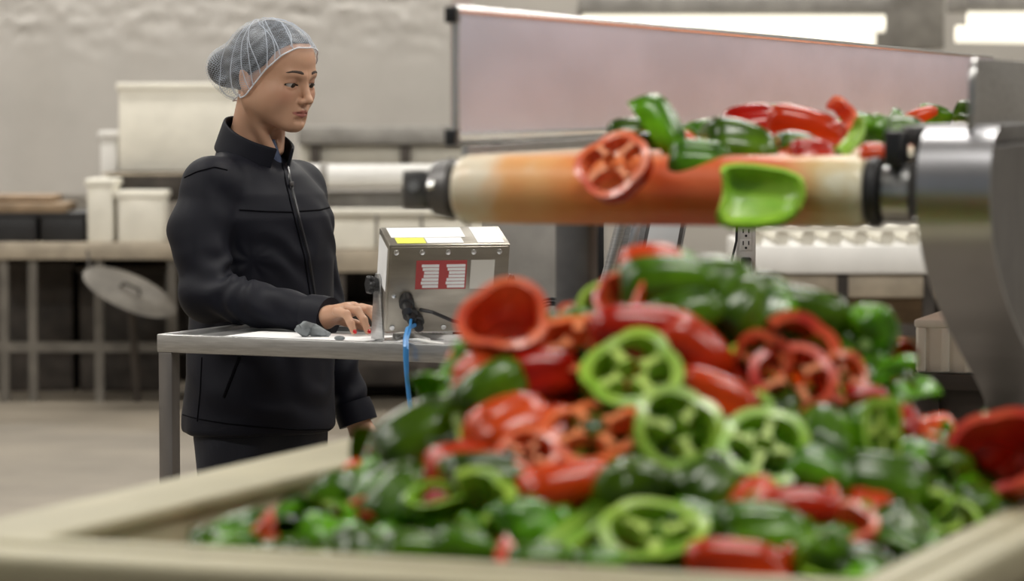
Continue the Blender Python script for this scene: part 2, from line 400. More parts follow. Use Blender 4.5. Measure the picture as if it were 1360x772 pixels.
# right hand on the table, palm down, fingers bent
NAILS = []
def finger(pts, rs, nail_up):
    for i in range(len(pts) - 1): body.cap(pts[i], pts[i + 1], rs[i], rs[i + 1], .0045)
    NAILS.append((pts[-1], (pts[-1] - pts[-2]).normalized(), nail_up, rs[-1]))
fw = Vector((math.cos(R_(-46)), math.sin(R_(-46)), 0)); tv = Vector((-fw.y, fw.x, 0))     # tv: thumb side
kc = Vector((R_WR.x, R_WR.y, 0)) + fw * .075 + Vector((0, 0, ZT + .052))
w0 = Vector((R_WR.x, R_WR.y, R_WR.z + .004))
for o in (-.024, -.008, .008, .024): body.cap(w0 + tv * o * .7, kc + tv * o - Vector((0, 0, .004 if abs(o) > .02 else 0)), .016, .0115, .012)
for o, ln, yaw, dz in ((.034, 1.0, .10, -.002), (.0115, 1.1, .03, .001), (-.0115, 1.03, -.04, 0), (-.033, .84, -.12, -.006)):
    dr = (fw + tv * yaw).normalized()
    p0 = kc + tv * o + Vector((0, 0, dz)); p1 = p0 + dr * .040 * ln + Vector((0, 0, -.004)); p2 = p1 + dr * .019 * ln + Vector((0, 0, -.017)); p3 = Vector((0, 0, 0)) + p2 + dr * .012 * ln
    p3.z = ZT + .0085
    finger([p0, p1, p2, p3], [.0100, .0088, .0078, .0066], (dr * .75 + Vector((0, 0, .66))).normalized())
t0 = w0 + fw * .018 + tv * .020 - Vector((0, 0, .006)); t1 = t0 + fw * .030 + tv * .020 - Vector((0, 0, .012)); t2 = t1 + fw * .026 + tv * .006 + Vector((0, 0, -.006)); t2.z = max(t2.z, ZT + .010)
finger([t0, t1, t2], [.0125, .0100, .0075], (tv * .5 + Vector((0, 0, .8))).normalized())
# left hand hanging, slightly curled
dn = (L_WR - L_EL).normalized(); fr = (BF - dn * BF.dot(dn)).normalized(); sd = dn.cross(fr)
kc2 = L_WR + dn * .088
for o in (-.024, -.008, .008, .024): body.cap(L_WR + fr * o * .6, kc2 + fr * o, .015, .0110, .012)
for o, ln in ((.033, .98), (.011, 1.08), (-.011, 1.0), (-.032, .82)):
    q0 = kc2 + fr * o; q1 = q0 + (dn * .95 + sd * .30).normalized() * .040 * ln; q2 = q1 + (dn * .75 + sd * .66).normalized() * .025 * ln; q3 = q2 + (dn * .45 + sd * .9).normalized() * .019 * ln
    finger([q0, q1, q2, q3], [.0098, .0086, .0076, .0066], -sd)
q0 = L_WR + dn * .02 + fr * .022; q1 = q0 + dn * .030 + fr * .020 + sd * .008; q2 = q1 + dn * .027 + fr * .004 + sd * .004
finger([q0, q1, q2], [.012, .0098, .0074], fr)
V, F = body.mesh(); del body
skin = np_mesh('body', V, F, M['skin'], person)
q = hloc(V.T); f_, l_, u_ = q; u_ = np.where(u_ < 0, u_ * 1.055, u_); al = np.abs(l_)
col = np.tile(np.array([.56, .325, .215]), (len(V), 1))
def blend(mask, c):
    global col
    col = col * (1 - mask[:, None]) + np.array(c) * mask[:, None]
g2 = lambda x, s: np.exp(-(x / s) ** 2)
inhead = (u_ > -.12).astype(float)
blend(.35 * inhead * g2(np.sqrt((al - .045) ** 2 + (u_ + .030) ** 2), .02) * (f_ > .03), (.50, .20, .14))
liptop = -.0595 - al * .22 + .002 * g2(al - .006, .004); lipbot = -.0785 + al * .38
lm = np.clip((liptop - u_) / .0015 + .5, 0, 1) * np.clip((u_ - lipbot) / .0015 + .5, 0, 1) * (al < .0255) * (f_ > .075)
blend(.9 * lm, (.36, .115, .098))
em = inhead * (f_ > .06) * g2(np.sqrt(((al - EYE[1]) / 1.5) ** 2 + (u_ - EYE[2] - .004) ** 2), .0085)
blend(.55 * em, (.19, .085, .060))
ca = skin.data.color_attributes.new('tint', 'FLOAT_COLOR', 'POINT')
ca.data.foreach_set('color', np.concatenate([col, np.ones((len(V), 1))], 1).astype(np.float32).ravel())
for p, d, up, r in NAILS:
    x = d; z = (up - d * up.dot(d)).normalized(); y = z.cross(x); Mn = Matrix((x, y, z)).transposed()
    build('fingernail', G().ell(p + z * (r * .62) + x * .0015, (.0062, r * .72, r * .42), 12, 8, Mn), M['nail'], person)

def surf(dirs, c, fn, far=.22):
    """first crossing of an implicit surface along rays from inside"""
    lo = np.zeros(len(dirs)); hi = np.full(len(dirs), far)
    for _ in range(22):
        m = (lo + hi) / 2; p = c + dirs * m[:, None]; ins = fn((p[:, 0], p[:, 1], p[:, 2])) < 0
        lo = np.where(ins, m, lo); hi = np.where(ins, hi, m)
    return c + dirs * lo[:, None]
# eyes, brows, lashes
for s in (-1, 1):
    c = H(EYE[0], EYE[1] * s, EYE[2])
    eb = build('eyeball', G().ell(c, (ER, ER, ER), 24, 16), M['eye'], person)
    gz = (HF * .90 - HU * .32 + HL * .16).normalized()
    y = gz.cross(HU).normalized(); x = y.cross(gz); Mi = Matrix((x, y, gz)).transposed()
    build('iris', G().ell(c + gz * (ER - .0022), (.0078, .0078, .0032), 20, 8, Mi), M['iris'], eb)
    ls = []
    for i in range(15):
        a = math.pi * (i / 14); ll = EYE[1] + .0012 - math.cos(a) * .0168; uu = EYE[2] - .0034 + math.sin(a) * .0042 - .0004
        ls.append((ll, uu))
    dr = np.array([[1, 0, 0]] * 15, float); base = np.array([[.05, ll * s, uu] for ll, uu in ls])
    pf = surf(dr, base, head_sdf, .09)
    build('eyelash', G().tube([H(p[0] + .0008, p[1], p[2]) for p in pf], [.0006 + .0016 * math.sin(math.pi * i / 14) ** .7 + .0005 * (i / 14) for i in range(15)], 6), M['lash'], person)
    bs = [(.0130 + .0365 * t, .0225 + .0028 * math.sin(math.pi * min(1, t * .85)) - .0015 * max(0, t - .7) / .3) for t in np.linspace(0, 1, 14)]
    base = np.array([[.03, ll * s, uu] for ll, uu in bs]); pf = surf(np.array([[1, 0, 0]] * 14, float), base, head_sdf, .1)
    g = G()
    for i in range(14):
        t = i / 13; hw = .0040 * (1 - t) ** .45 * min(1, .55 + t * 3) + .0006; p = pf[i]
        g.v += [H(p[0] - .0004, p[1], p[2] + hw), H(p[0] + .0013, p[1], p[2]), H(p[0] - .0004, p[1], p[2] - hw)]
    g.f = [(3 * i + j, 3 * i + j + 1, 3 * i + j + 4, 3 * i + j + 3) for i in range(13) for j in (0, 1)]
    build('eyebrow', g, M['brow'], person)
# hair and hairnet: rays from inside the skull between an edge curve and the crown
HC = np.array([-.03, 0, .025])
def hair_sdf(Q):
    A = (Q[0], np.abs(Q[1]), Q[2])
    d = s_ell(A, (-.016, 0, .032), (.104, .081, .091))
    d = smin(d, s_ell(A, (.016, 0, .047), (.0765, .067, .061)), .02)
    d = smin(d, s_ell(A, (-.134, 0, .000), (.045, .048, .043)), .045)
    return d
def net_sdf(Q):
    A = (Q[0], np.abs(Q[1]), Q[2]); d = hair_sdf(Q) - .0048
    d = smin(d, s_ell(A, (-.020, .074, -.010), (.026, .016, .036)), .03)
    return smin(d, s_ell(A, (-.085, 0, -.035), (.05, .055, .03)), .03)
EDGE = [(.094, 0, .080), (.086, .030, .078), (.066, .056, .058), (.040, .070, .026), (.016, .077, -.012), (-.004, .080, -.042), (-.03, .076, -.056), (-.07, .050, -.068), (-.095, .02, -.070), (-.10, 0, -.070)]
def cap_surface(fn, edge, nt, nr, crown, far=.25, wrinkle=None):
    e = np.array(edge + [(a, -b, c) for a, b, c in reversed(edge[1:-1])])
    seglen = np.linalg.norm(np.roll(e, -1, 0) - e, axis=1); cum = np.concatenate([[0], np.cumsum(seglen)]); T = np.linspace(0, cum[-1], nt, endpoint=False)
    ee = np.vstack([e, e[:1]]); ed = np.stack([np.interp(T, cum, ee[:, i]) for i in range(3)], 1) - HC
    for _ in range(3): ed = (np.roll(ed, 1, 0) + ed * 2 + np.roll(ed, -1, 0)) / 4
    ed /= np.linalg.norm(ed, axis=1)[:, None]; cr = np.array(crown, float); cr /= np.linalg.norm(cr)
    rows = []
    for j in range(nr + 1):
        t = j / nr * .985
        om = np.arccos(np.clip(ed @ cr, -1, 1)); dd = (np.sin((1 - t) * om)[:, None] * ed + np.sin(t * om)[:, None] * cr) / np.sin(om)[:, None]
        p = surf(dd, HC, fn, far)
        if wrinkle is not None: p = p + dd * wrinkle(np.arange(nt) / nt, t, dd)[:, None]
        rows.append(p)
    return rows
def cap_mesh(name, rows, material, uv=False):
    nt = len(rows[0]); nr = len(rows) - 1; g = G()
    g.v = [H(*p) for r in rows for p in r]
    g.f = [(j * nt + i, j * nt + (i + 1) % nt, (j + 1) * nt + (i + 1) % nt, (j + 1) * nt + i) for j in range(nr) for i in range(nt)]
    g.v.append(sum((H(*p) for p in rows[-1]), Vector()) / nt); g.f += [(nr * nt + i, nr * nt + (i + 1) % nt, len(g.v) - 1) for i in range(nt)]
    o = build(name, g, material, person)
    if uv:
        ul = o.data.uv_layers.new(name='net')
        for pl in o.data.polygons:
            vi = [o.data.loops[li].vertex_index for li in pl.loop_indices]
            us = [(v % nt) / nt if v < nt * (nr + 1) else .5 for v in vi]; wrap = max(us) - min(us) > .5
            for li, v, u in zip(pl.loop_indices, vi, us): ul.data[li].uv = ((u + 1 if wrap and u < .5 else u), min(1, (v // nt) / nr))
    return o
hair_edge = [(a - (.020 if a > .05 else .008), b * .985, c + (.004 if a > .03 else -.012 if a < -.02 else .01)) for a, b, c in EDGE]
hair_edge[4] = (.004, .0755, .01); hair_edge[5] = (-.022, .075, -.012); hair_edge[6] = (-.045, .070, -.066); hair_edge[7] = (-.075, .048, -.085)
cap_mesh('hair', cap_surface(hair_sdf, hair_edge, 120, 40, (-.25, 0, 1)), M['hair'])
def wr(th, t, dd):
    return .0012 * np.sin(th * 2 * np.pi * 17 + 3 * np.sin(t * 5)) * (1 - t) + .0010 * np.sin(dd[:, 0] * 31 + dd[:, 1] * 17) * np.sin(t * 9)
rows = cap_surface(net_sdf, EDGE, 160, 48, (-.25, 0, 1), wrinkle=wr)
hn = cap_mesh('hairnet', rows, M['net'], uv=True)
build('elastic_edge', G().tube([H(*p) for p in rows[0]] + [H(*rows[0][0])], .0017, 8, caps=False), M['netedge'], hn)
rnd = random.Random(4)
for i, (i0, sw, t0_, t1_) in enumerate([(4, 9, 0, .8), (12, 14, 0, .9), (19, 16, 0, .8), (27, 10, 0, .95), (34, 14, 0, .7), (40, 8, 0, .85), (150, 9, 0, .7), (142, -9, 0, .8), (133, 6, 0, .7), (121, 8, 0, .6), (49, 8, .0, .8), (58, -6, 0, .7), (68, 5, 0, .8), (92, 6, 0, .7), (148, 20, .05, .95), (138, 18, .02, .9), (128, 16, .02, .85), (118, 12, .0, .9), (106, 8, 0, .8)]):
    pts = []; n = 22
    for a in range(n):
        t = t0_ + (t1_ - t0_) * a / (n - 1); j = t * 48; j0 = int(j); fr_ = j - j0; ii = (i0 + sw * math.sin(t * 2.2 + i) * t) % 160; k0 = int(ii)
        p = rows[j0][k0] * (1 - fr_) + rows[min(48, j0 + 1)][k0] * fr_; p2 = rows[j0][(k0 + 1) % 160] * (1 - fr_) + rows[min(48, j0 + 1)][(k0 + 1) % 160] * fr_
        pts.append(H(*(p + (p2 - p) * (ii - k0))))
    build('pleat', G().tube(pts, [.0016 * (1 - .6 * a / n) for a in range(n)], 6), M['pleat'], hn)

# ------------------------------------------------------------------ clothing
LV = np.array([  # z, centre px, half width across, half depth
    (.815, 343, .192, .150), (.86, 343, .192, .150), (.95, 345, .186, .146), (1.06, 347, .176, .140), (1.20, 351, .178, .138),
    (1.29, 350, .184, .130), (1.34, 347, .168, .115), (1.38, 343, .128, .095), (1.41, 338, .095, .080), (1.44, 333, .078, .070), (1.47, 331, .070, .065)])
def torso(P, grow=0):
    z = P[2].ravel(); cx = np.interp(z, LV[:, 0], [W(p, 300, PY).x for p in LV[:, 1]]); a = np.interp(z, LV[:, 0], LV[:, 2]) + grow; b = np.interp(z, LV[:, 0], LV[:, 3]) + grow
    sh = P[2].shape; cx, a, b = (v.reshape(sh) for v in (cx, a, b))
    dx = P[0] - cx; dy = P[1] - PY; r = dx * BR.x + dy * BR.y; f = dx * BF.x + dy * BF.y
    q = np.sqrt((r / a) ** 2 + (f / b) ** 2 + 1e-9); d = (q - 1) * np.minimum(a, b)
    return smax(smax(d, .822 - P[2], .012), P[2] - 1.425 + .40 * f, .01)
jk = Field(np.arange(-.86, -.26, .0042, dtype=np.float32), np.arange(6.55, 7.40, .0046, dtype=np.float32), np.arange(.80, 1.52, .0042, dtype=np.float32))
jk.put(torso, (-.84, 6.7, .81), (-.30, 7.35, 1.48), .01)
NB = W(333, 205, PY)
for S_ in (R_SH, L_SH): jk.cap(NB - Vector((0, 0, .045)), S_ + Vector((0, 0, .004)), .052, .052, .03)
jk.cap(R_SH, R_MID, .058, .061, .035); jk.cap(R_MID, R_EL, .061, .056, .02)
jk.cap(R_EL, R_EL + (R_WR - R_EL) * .90, .055, .037, .018)
jk.cap(L_SH, L_EL, .058, .054, .035); jk.cap(L_EL, L_EL + (L_WR - L_EL) * .90, .053, .037, .018)
V, F = jk.mesh(); del jk
# folds: creases near the bent elbow, drag lines on sleeve and body
nrm = np.zeros_like(V)
fn_ = np.cross(V[F[:, 2]] - V[F[:, 0]], V[F[:, 3]] - V[F[:, 1]])
for i in range(4): np.add.at(nrm, F[:, i], fn_)
nrm /= np.linalg.norm(nrm, axis=1)[:, None] + 1e-12
def vn(scale, seed, ani=(1, 1, 1)):
    return np.array([noise.noise(Vector((p[0] * ani[0] * scale + seed, p[1] * ani[1] * scale, p[2] * ani[2] * scale))) for p in V])
n1 = vn(9, 3.1); n2 = vn(5, 9.2)
E_ = np.array(R_EL); E2 = E_ + np.array([.035, -.01, .04])
we = np.exp(-(np.linalg.norm(V - E2, axis=1) / .085) ** 2)
ang = np.arctan2(V[:, 2] - E_[2] - .07, V[:, 0] - E_[0] - .09)
disp = .0052 * we * np.sin(ang * 9 + n1 * 5)
ax = np.array((R_WR - R_EL).normalized()); sa = (V - E_) @ ax
wf = np.clip(sa / .05, 0, 1) * np.clip((.31 - sa) / .1, 0, 1) * np.exp(-(np.linalg.norm(V - E_ - sa[:, None] * ax, axis=1) / .08) ** 4)
disp += wf * (.0028 * np.sin((sa * 1.0 + (V[:, 2] - E_[2]) * .8) * 85 + n1 * 6) + .0020 * n2)
au = np.array((R_EL - R_SH).normalized()); su = (V - np.array(R_SH)) @ au
wu = np.exp(-(np.linalg.norm(V - np.array(R_SH) - su[:, None] * au, axis=1) / .09) ** 4) * np.clip(su / .04, 0, 1)
disp += wu * (.0030 * np.sin((su * .9 - (V[:, 0] - R_SH.x) * .7) * 60 + n2 * 7))
al2 = np.array((L_WR - L_EL).normalized()); sl2 = (V - np.array(L_EL)) @ al2
wl = np.exp(-(np.linalg.norm(V - np.array(L_EL) - sl2[:, None] * al2, axis=1) / .08) ** 4) * np.clip(sl2 / .04, 0, 1)
disp += wl * .0040 * np.sin(sl2 * 95 + n1 * 4)
wt = (1 - np.clip(wu + wf + wl + we, 0, 1)) * np.clip((1.36 - V[:, 2]) / .1, 0, 1)
disp += wt * (.0045 * n2 + .0026 * np.sin((V[:, 2] * .75 + V[:, 0] * .8) * 34 + n1 * 6))
V = V + nrm * disp[:, None]
jacket = np_mesh('jacket', V, F, M['jacket'], person, smooth_iter=1)
bv = BVHTree.FromPolygons([tuple(p) for p in V], [tuple(f) for f in F.tolist()])
def on_jacket(px, py, lift=0):
    d = (W(px, py, 1) - CAM).normalized(); p, n, i, t = bv.ray_cast(CAM, d)
    if p is None: return None
    return p + n * lift if n.dot(d) < 0 else p - n * lift
def jline(name, pix, r, material, parent, n=40, lift=0, seg=6):
    xs = [p[0] for p in pix]; ys = [p[1] for p in pix]; L = [0]
    for i in range(1, len(pix)): L.append(L[-1] + math.hypot(xs[i] - xs[i - 1], ys[i] - ys[i - 1]))
    pts = []
    for k_ in range(n):
        t = L[-1] * k_ / (n - 1); p = on_jacket(np.interp(t, L, xs), np.interp(t, L, ys), lift)
        if p is not None and (not pts or (p - pts[-1]).length < .06): pts.append(p)
    if len(pts) > 3:
        for _ in range(2): pts = [pts[0]] + [(pts[i - 1] + pts[i] * 2 + pts[i + 1]) / 4 for i in range(1, len(pts) - 1)] + [pts[-1]]
        return build(name, G().tube(pts, r, seg), material, parent)
jline('zipper', [(381, 218), (386, 245), (397, 290), (410, 340), (419, 400), (419, 470), (416, 560), (415, 574)], .0042, M['zip'], jacket, 80)
jline('zip_flap', [(375, 218), (380, 245), (391, 290), (404, 340), (413, 400), (413, 470), (410, 560), (409, 574)], .0022, M['seam'], jacket, 80)
jline('yoke_seam', [(318, 279), (350, 281), (390, 282)], .0020, M['seam'], jacket)
jline('yoke_seam', [(395, 281), (425, 279), (440, 275)], .0020, M['seam'], jacket)
jline('armhole_seam', [(292, 206), (305, 226), (316, 258), (321, 300), (318, 345)], .0022, M['seam'], jacket)
jline('shoulder_seam', [(245, 236), (262, 228), (285, 222), (302, 226)], .0018, M['seam'], jacket)
jline('side_seam', [(268, 475), (266, 520), (262, 560)], .0018, M['seam'], jacket)
jline('hem_stitching', [(236, 549), (260, 556), (300, 563), (350, 568), (400, 571), (446, 570)], .0018, M['seam'], jacket, 60)
jline('pocket_welt', [(318, 474), (308, 500), (297, 528)], .0040, M['seam'], jacket)
zp = on_jacket(386, 246, .004)
build('zip_pull', G().bb(zp + Vector((-.004, -.004, -.034)), zp + Vector((.004, .001, 0))).tube([zp + Vector((0, -.002, .006)), zp + Vector((0, -.003, -.004))], .005, 8), M['dsteel'], jacket, bevel=.0012)
# stand-up collar, open at the front
g = G(); nth, nh = 64, 8
cb = W(334, 212, PY); ct = W(343, 176, PY)
for j in range(nh + 1):
    t = j / nh
    for i in range(nth + 1):
        th = R_(20) + (2 * math.pi - R_(40)) * i / nth
        fwd, rgt = math.cos(th), math.sin(th)
        a = .084 * (1 - t) + .074 * t; b = .076 * (1 - t) + .070 * t
        c = cb.lerp(ct, t)
        p = c + BF * (fwd * b) + BR * (rgt * a)
        p.z = c.z - .032 * fwd * (1 - t) - .036 * fwd * t
        flare = .010 * t * max(0, fwd) ** 2
        p += BF * flare
        g.v.append(p)
g.f = [(j * (nth + 1) + i, j * (nth + 1) + i + 1, (j + 1) * (nth + 1) + i + 1, (j + 1) * (nth + 1) + i) for j in range(nh) for i in range(nth)]
co = build('collar', g, M['jacket'], jacket)
sm_ = co.modifiers.new('thick', 'SOLIDIFY'); sm_.thickness = .006; sm_.offset = 0
sb = co.modifiers.new('sub', 'SUBSURF'); sb.levels = sb.render_levels = 1
sc_ = H(-.03, 0, -.155)
build('shirt_collar', G().tube([sc_ + BF * .052 + BR * .012 + Vector((0, 0, .012)), sc_ + BF * .060 + BR * .004 + Vector((0, 0, -.03)), sc_ + BF * .062 + BR * .0 + Vector((0, 0, -.06))], [.010, .013, .012], 10), M['shirt'], person)
def cuff(a, b, r, s0, s1):
    d = (b - a); L = d.length; d.normalize(); g = G()
    g.tube([a + d * (L * s0), a + d * (L * s0 + (s1 - s0) * L * .5), a + d * (L * s1), a + d * (L * s1 - .001), a + d * (L * s0 + .012)], [r * .98, r * 1.03, r * 1.01, r * .84, r * .8], 28, caps=False)
    return build('cuff', g, M['jacket'], jacket)
cuff(R_EL, R_WR, .0435, .87, 1.03); cuff(L_EL, L_WR, .0435, .86, 1.04)
# trousers
tr = Field(np.arange(-.84, -.28, .006, dtype=np.float32), np.arange(6.78, 7.32, .006, dtype=np.float32), np.arange(.04, .93, .007, dtype=np.float32))
tr.put(lambda P: smax(s_ell(P, (BC.x, BC.y, .86), (.138, .120, .16)), P[2] - .90, .01), (BC.x - .18, BC.y - .16, .7), (BC.x + .18, BC.y + .16, .92), .01)
for s in (-1, 1):
    h, kn, an = HIP[s]; tr.cap(h - Vector((0, 0, .05)), kn, .092, .066, .03); tr.cap(kn, an + Vector((0, 0, .02)), .066, .052, .02)
V, F = tr.mesh(); V += np.stack([vn(14, 2.0), vn(14, 7.0), vn(14, 5.0)], 1) * .006
np_mesh('trousers', V, F, M['denim'], person)
for s in (-1, 1):
    an = HIP[s][2]; Ms = Matrix((BF, -BR, Vector((0, 0, 1)))).transposed()
    so = build('shoe', G().ell(Vector((an.x, an.y, .05)) + BF * .05, (.135, .048, .048), 24, 14, Ms), M['black'], person)
    build('sole', G().box(Vector((an.x, an.y, .012)) + BF * .05, (.26, .088, .024), Ms), M['blackp'], so, bevel=.01)

# ------------------------------------------------------------------ steel table with the scale
TA = R_(-25); TE1 = Vector((math.cos(TA), math.sin(TA), 0)); TE2 = Vector((-TE1.y, TE1.x, 0))
TN = WZ(208, 448, ZT); TL_, TD = .93, .37
TM = Matrix.Translation((TN.x, TN.y, 0)) @ Matrix(((TE1.x, TE2.x, 0, 0), (TE1.y, TE2.y, 0, 0), (0, 0, 1, 0), (0, 0, 0, 1)))
def Tp(s, t, z=0): return TM @ Vector((s, t, z))
table = thing('steel_table', 'brushed steel table with raised rim and square legs in front of the woman', 'table', Tp(TL_ / 2, TD / 2, 0))
build('tabletop', G().bb((.012, .012, ZT - .02), (TL_ - .012, TD - .012, ZT - .004)), M['steel'], table, TM, bevel=.002)
for a, b in (((0, 0), (TL_, .014)), ((0, TD - .014), (TL_, TD)), ((0, .014), (.014, TD - .014)), ((TL_ - .014, .014), (TL_, TD - .014))):
    build('rim', G().bb((a[0], a[1], ZT - .030), (b[0], b[1], ZT + .006)), M['steel'], table, TM, bevel=.0025)
for s in (.018, TL_ - .018):
    build('leg', G().bb((s - .016, .002, 0), (s + .016, .034, ZT - .030)), M['legsteel'], table, TM, bevel=.003)
build('leg', G().bb((.634, TD - .012, 0), (.642, TD - .004, ZT - .030)), M['legsteel'], table, TM, bevel=.001)
build('stretcher', G().bb((.034, .006, .20), (TL_ - .034, .030, .224)), M['legsteel'], table, TM, bevel=.002)
tag(build('paper_sheet', G().bb((.10, .05, ZT - .0035), (.42, .25, ZT - .001)), M['paper'], None, TM), 'white paper sheet lying flat on the steel table by the hand', 'paper')
tag(build('paper_sheet', G().bb((.46, .03, ZT - .0035), (.74, .22, ZT - .0012)), M['paper'], None, TM), 'white paper sheet lying under the weighing scale', 'paper')
# crumpled grey rubber thing on the table edge
g = G(); c0 = WZ(408, 444, ZT + .004)
rr = random.Random(8); pts = [Vector((c0.x - .030 + .012 * i, c0.y + rr.uniform(-.012, .012), ZT + .012 + rr.uniform(0, .012) * (i < 4))) for i in range(8)]
g.tube(pts, [.010, .015, .018, .013, .015, .012, .010, .006], 14)
g.tube([pts[1] + Vector((0, -.012, .006)), pts[2] + Vector((.004, -.004, .020)), pts[4] + Vector((0, .01, .012)), pts[6] + Vector((.02, -.004, -.006))], [.008, .012, .010, .007], 12)
g.v = [p + Vector((noise.noise(p * 60), noise.noise(p * 60 + Vector((5, 0, 0))), noise.noise(p * 60 + Vector((0, 9, 0))))) * .006 for p in g.v]
g.v = [c0 + (p - c0) * .72 for p in g.v]
zmin = min(p.z for p in g.v); g.v = [p - Vector((0, 0, zmin - ZT + .004)) for p in g.v]
tag(build('rubber_glove', g, M['greyrag']), 'small crumpled grey rubber glove on the table beside the hand', 'glove')
g = G(); c0 = WZ(451, 452, ZT); g.ell((c0.x, c0.y, ZT + .004), (.011, .008, .005), 14, 8)
tag(build('rubber_scrap', g, M['greyrag']), 'small flat grey rubber scrap beside the crumpled grey glove', 'scrap')

# weighing scale indicator: box turned and tipped, on a U bracket
SW, SD, SH = .244, .108, .184
SC = W(594, 383, 6.40)                                   # centre of the panel towards the camera
SR = rot('Z', 13) @ rot('X', 17)
SM = Matrix.Translation(SC) @ SR.to_4x4() @ Matrix.Translation((0, SD / 2, 0))
scale = thing('weighing_scale', 'steel weighing scale indicator on bracket with red label and cables', 'scale', (SC.x, SC.y, ZT))
def sbuild(n, g, m, parent=None, **k): return build(n, g, m, parent or scale, SM, **k)
case = sbuild('case', G().bb((-SW / 2, -SD / 2, -SH / 2), (SW / 2, SD / 2, SH / 2)), M['scalebox'], bevel=.003)
yb = -SD / 2
sbuild('back_panel', G().bb((-SW / 2 + .004, yb - .003, -SH / 2 + .004), (SW / 2 - .004, yb, SH / 2 - .004)), M['scalebox'], case, bevel=.001)
for i in range(5): 
    for zz in (SH / 2 - .014, -SH / 2 + .012): sbuild('bolt', G().cyl((-SW / 2 + .014 + i * .052, yb - .007, zz), (-SW / 2 + .014 + i * .052, yb - .002, zz), .0055, 12), M['edge'], case, bevel=.001)
for xx in (-SW / 2 + .014, SW / 2 - .014): sbuild('bolt', G().cyl((xx, yb - .007, -.012), (xx, yb - .002, -.012), .0055, 12), M['edge'], case, bevel=.001)
lb = sbuild('warning_label', G().bb((-.066, yb - .0042, .000), (.036, yb - .0030, .060)), M['redprint'], case)
for c_, (x0, x1) in enumerate(((-.052, -.020), (-.002, .033))):
    for i in range(7): sbuild('label_row', G().bb((x0 - .003 * math.sin(i * 1.3), yb - .0048, .0030 + i * .0072), (x1, yb - .0042, .0088 + i * .0072)), M['paper'], lb)
sbuild('data_label', G().bb((.044, yb - .0042, .000), (.092, yb - .0030, .060)), mat('faded_label', (.62, .60, .55), .6), case)
zt = SH / 2
sbuild('yellow_sticker', G().bb((-.104, -.046, zt), (-.046, -.014, zt + .0008)), M['yellow'], case)
sbuild('top_label', G().bb((-.110, -.012, zt), (.040, .046, zt + .0008)), M['paper'], case)
sbuild('top_label', G().bb((-.044, -.046, zt), (.030, -.014, zt + .0008)), M['paper'], case)
sbuild('top_label', G().bb((.058, -.046, zt), (.112, .046, zt + .0008)), M['paper'], case)
sbuild('side_sheen', G().bb((-SW / 2 - .0008, -.044, -.010), (-SW / 2, .046, .080)), M['paper'], case)  # white patch painted in for the sheen on the case's left side
sbuild('display', G().bb((-.085, SD / 2, .0), (.085, SD / 2 + .002, .06)), M['blackp'], case)
# bracket: two arms and a foot
pl = SM @ Vector((-SW / 2 - .004, .010, -.014)); pr = SM @ Vector((SW / 2 + .004, .010, -.014))
for p, s in ((pl, -1), (pr, 1)):
    dx = Vector((math.cos(R_(22)), math.sin(R_(22)), 0)); dy = Vector((-dx.y, dx.x, 0)); g = G(); vv = []
    for o in (0, .004 * s):
        for a, z in ((-.036, ZT - .004), (.036, ZT - .004), (.016, p.z + .012), (.008, p.z + .022), (-.008, p.z + .022), (-.016, p.z + .012)): vv.append(Vector((p.x, p.y, 0)) + dx * o + dy * a + Vector((0, 0, z)))
    g.add(vv, [tuple(range(6)), tuple(range(11, 5, -1))] + [(i, (i + 1) % 6, (i + 1) % 6 + 6, i + 6) for i in range(6)])
    build('bracket_arm', g, M['steel'], scale, bevel=.0008)
    kb = p + dx * (s * .004); g = G(); g.cyl(kb, kb + dx * (s * .020), .015, 10)
    for i in range(6): g.ell(kb + dx * (s * .014) + dy * (.013 * math.cos(i * 1.047)) + Vector((0, 0, .013 * math.sin(i * 1.047))), (.007, .007, .007), 10, 6)
    build('knob', g, M['blackp'], scale)
a = Vector((pl.x, pl.y, ZT)); b = Vector((pr.x, pr.y, ZT)); dx = (b - a).normalized(); dy = Vector((-dx.y, dx.x, 0))
g = G(); g.add([a - dy * .034 + Vector((0, 0, h)) for h in (-.004, 0)] + [a + dy * .034 + Vector((0, 0, h)) for h in (-.004, 0)] + [b - dy * .034 + Vector((0, 0, h)) for h in (-.004, 0)] + [b + dy * .034 + Vector((0, 0, h)) for h in (-.004, 0)], [(0, 1, 3, 2), (4, 6, 7, 5), (0, 4, 5, 1), (2, 3, 7, 6), (0, 2, 6, 4), (1, 5, 7, 3)])
build('bracket_foot', g, M['steel'], scale)
for i, (x, z) in enumerate(((-.082, -.018), (-.076, -.040), (-.064, -.056))):
    g = G(); a = SM @ Vector((x, yb, z)); d = (SM.to_3x3() @ Vector((-.1 + .1 * i, -1, -.35))).normalized()
    g.tube([a, a + d * .010, a + d * .012, a + d * .024, a + d * .026, a + d * .042], [.013, .013, .0155, .0155, .011, .009], 12)
    build('cable_connector', g, M['black'], scale)
ca_ = SM @ Vector((-.064, yb - .03, -.066))
p1 = W(541, 437, 6.30); p2 = W(538, 472, 6.228)
build('blue_cable', G().tube([SM @ Vector((-.070, yb - .04, -.062)), p1, W(538, 450, 6.25), W(538, 462, 6.230), p2, W(540, 500, 6.23), W(545, 545, 6.235), W(543, 600, 6.25), W(546, 800, 6.27)], .0042, 8), M['blue'], scale)
build('blue_cable', G().tube([SM @ Vector((-.078, yb - .04, -.050)), W(544, 440, 6.30), W(541, 450, 6.25), W(541, 464, 6.230), W(541, 500, 6.23), W(547, 548, 6.24), W(550, 800, 6.27)], .0030, 8), M['blue'], scale)
build('black_cable', G().tube([SM @ Vector((-.060, yb - .038, -.030)), W(575, 415, 6.33), W(600, 426, 6.36), W(640, 437, 6.40), W(668, 445, 6.42)], .0036, 8), M['black'], scale)
ps0 = WZ(572, 449, ZT); 
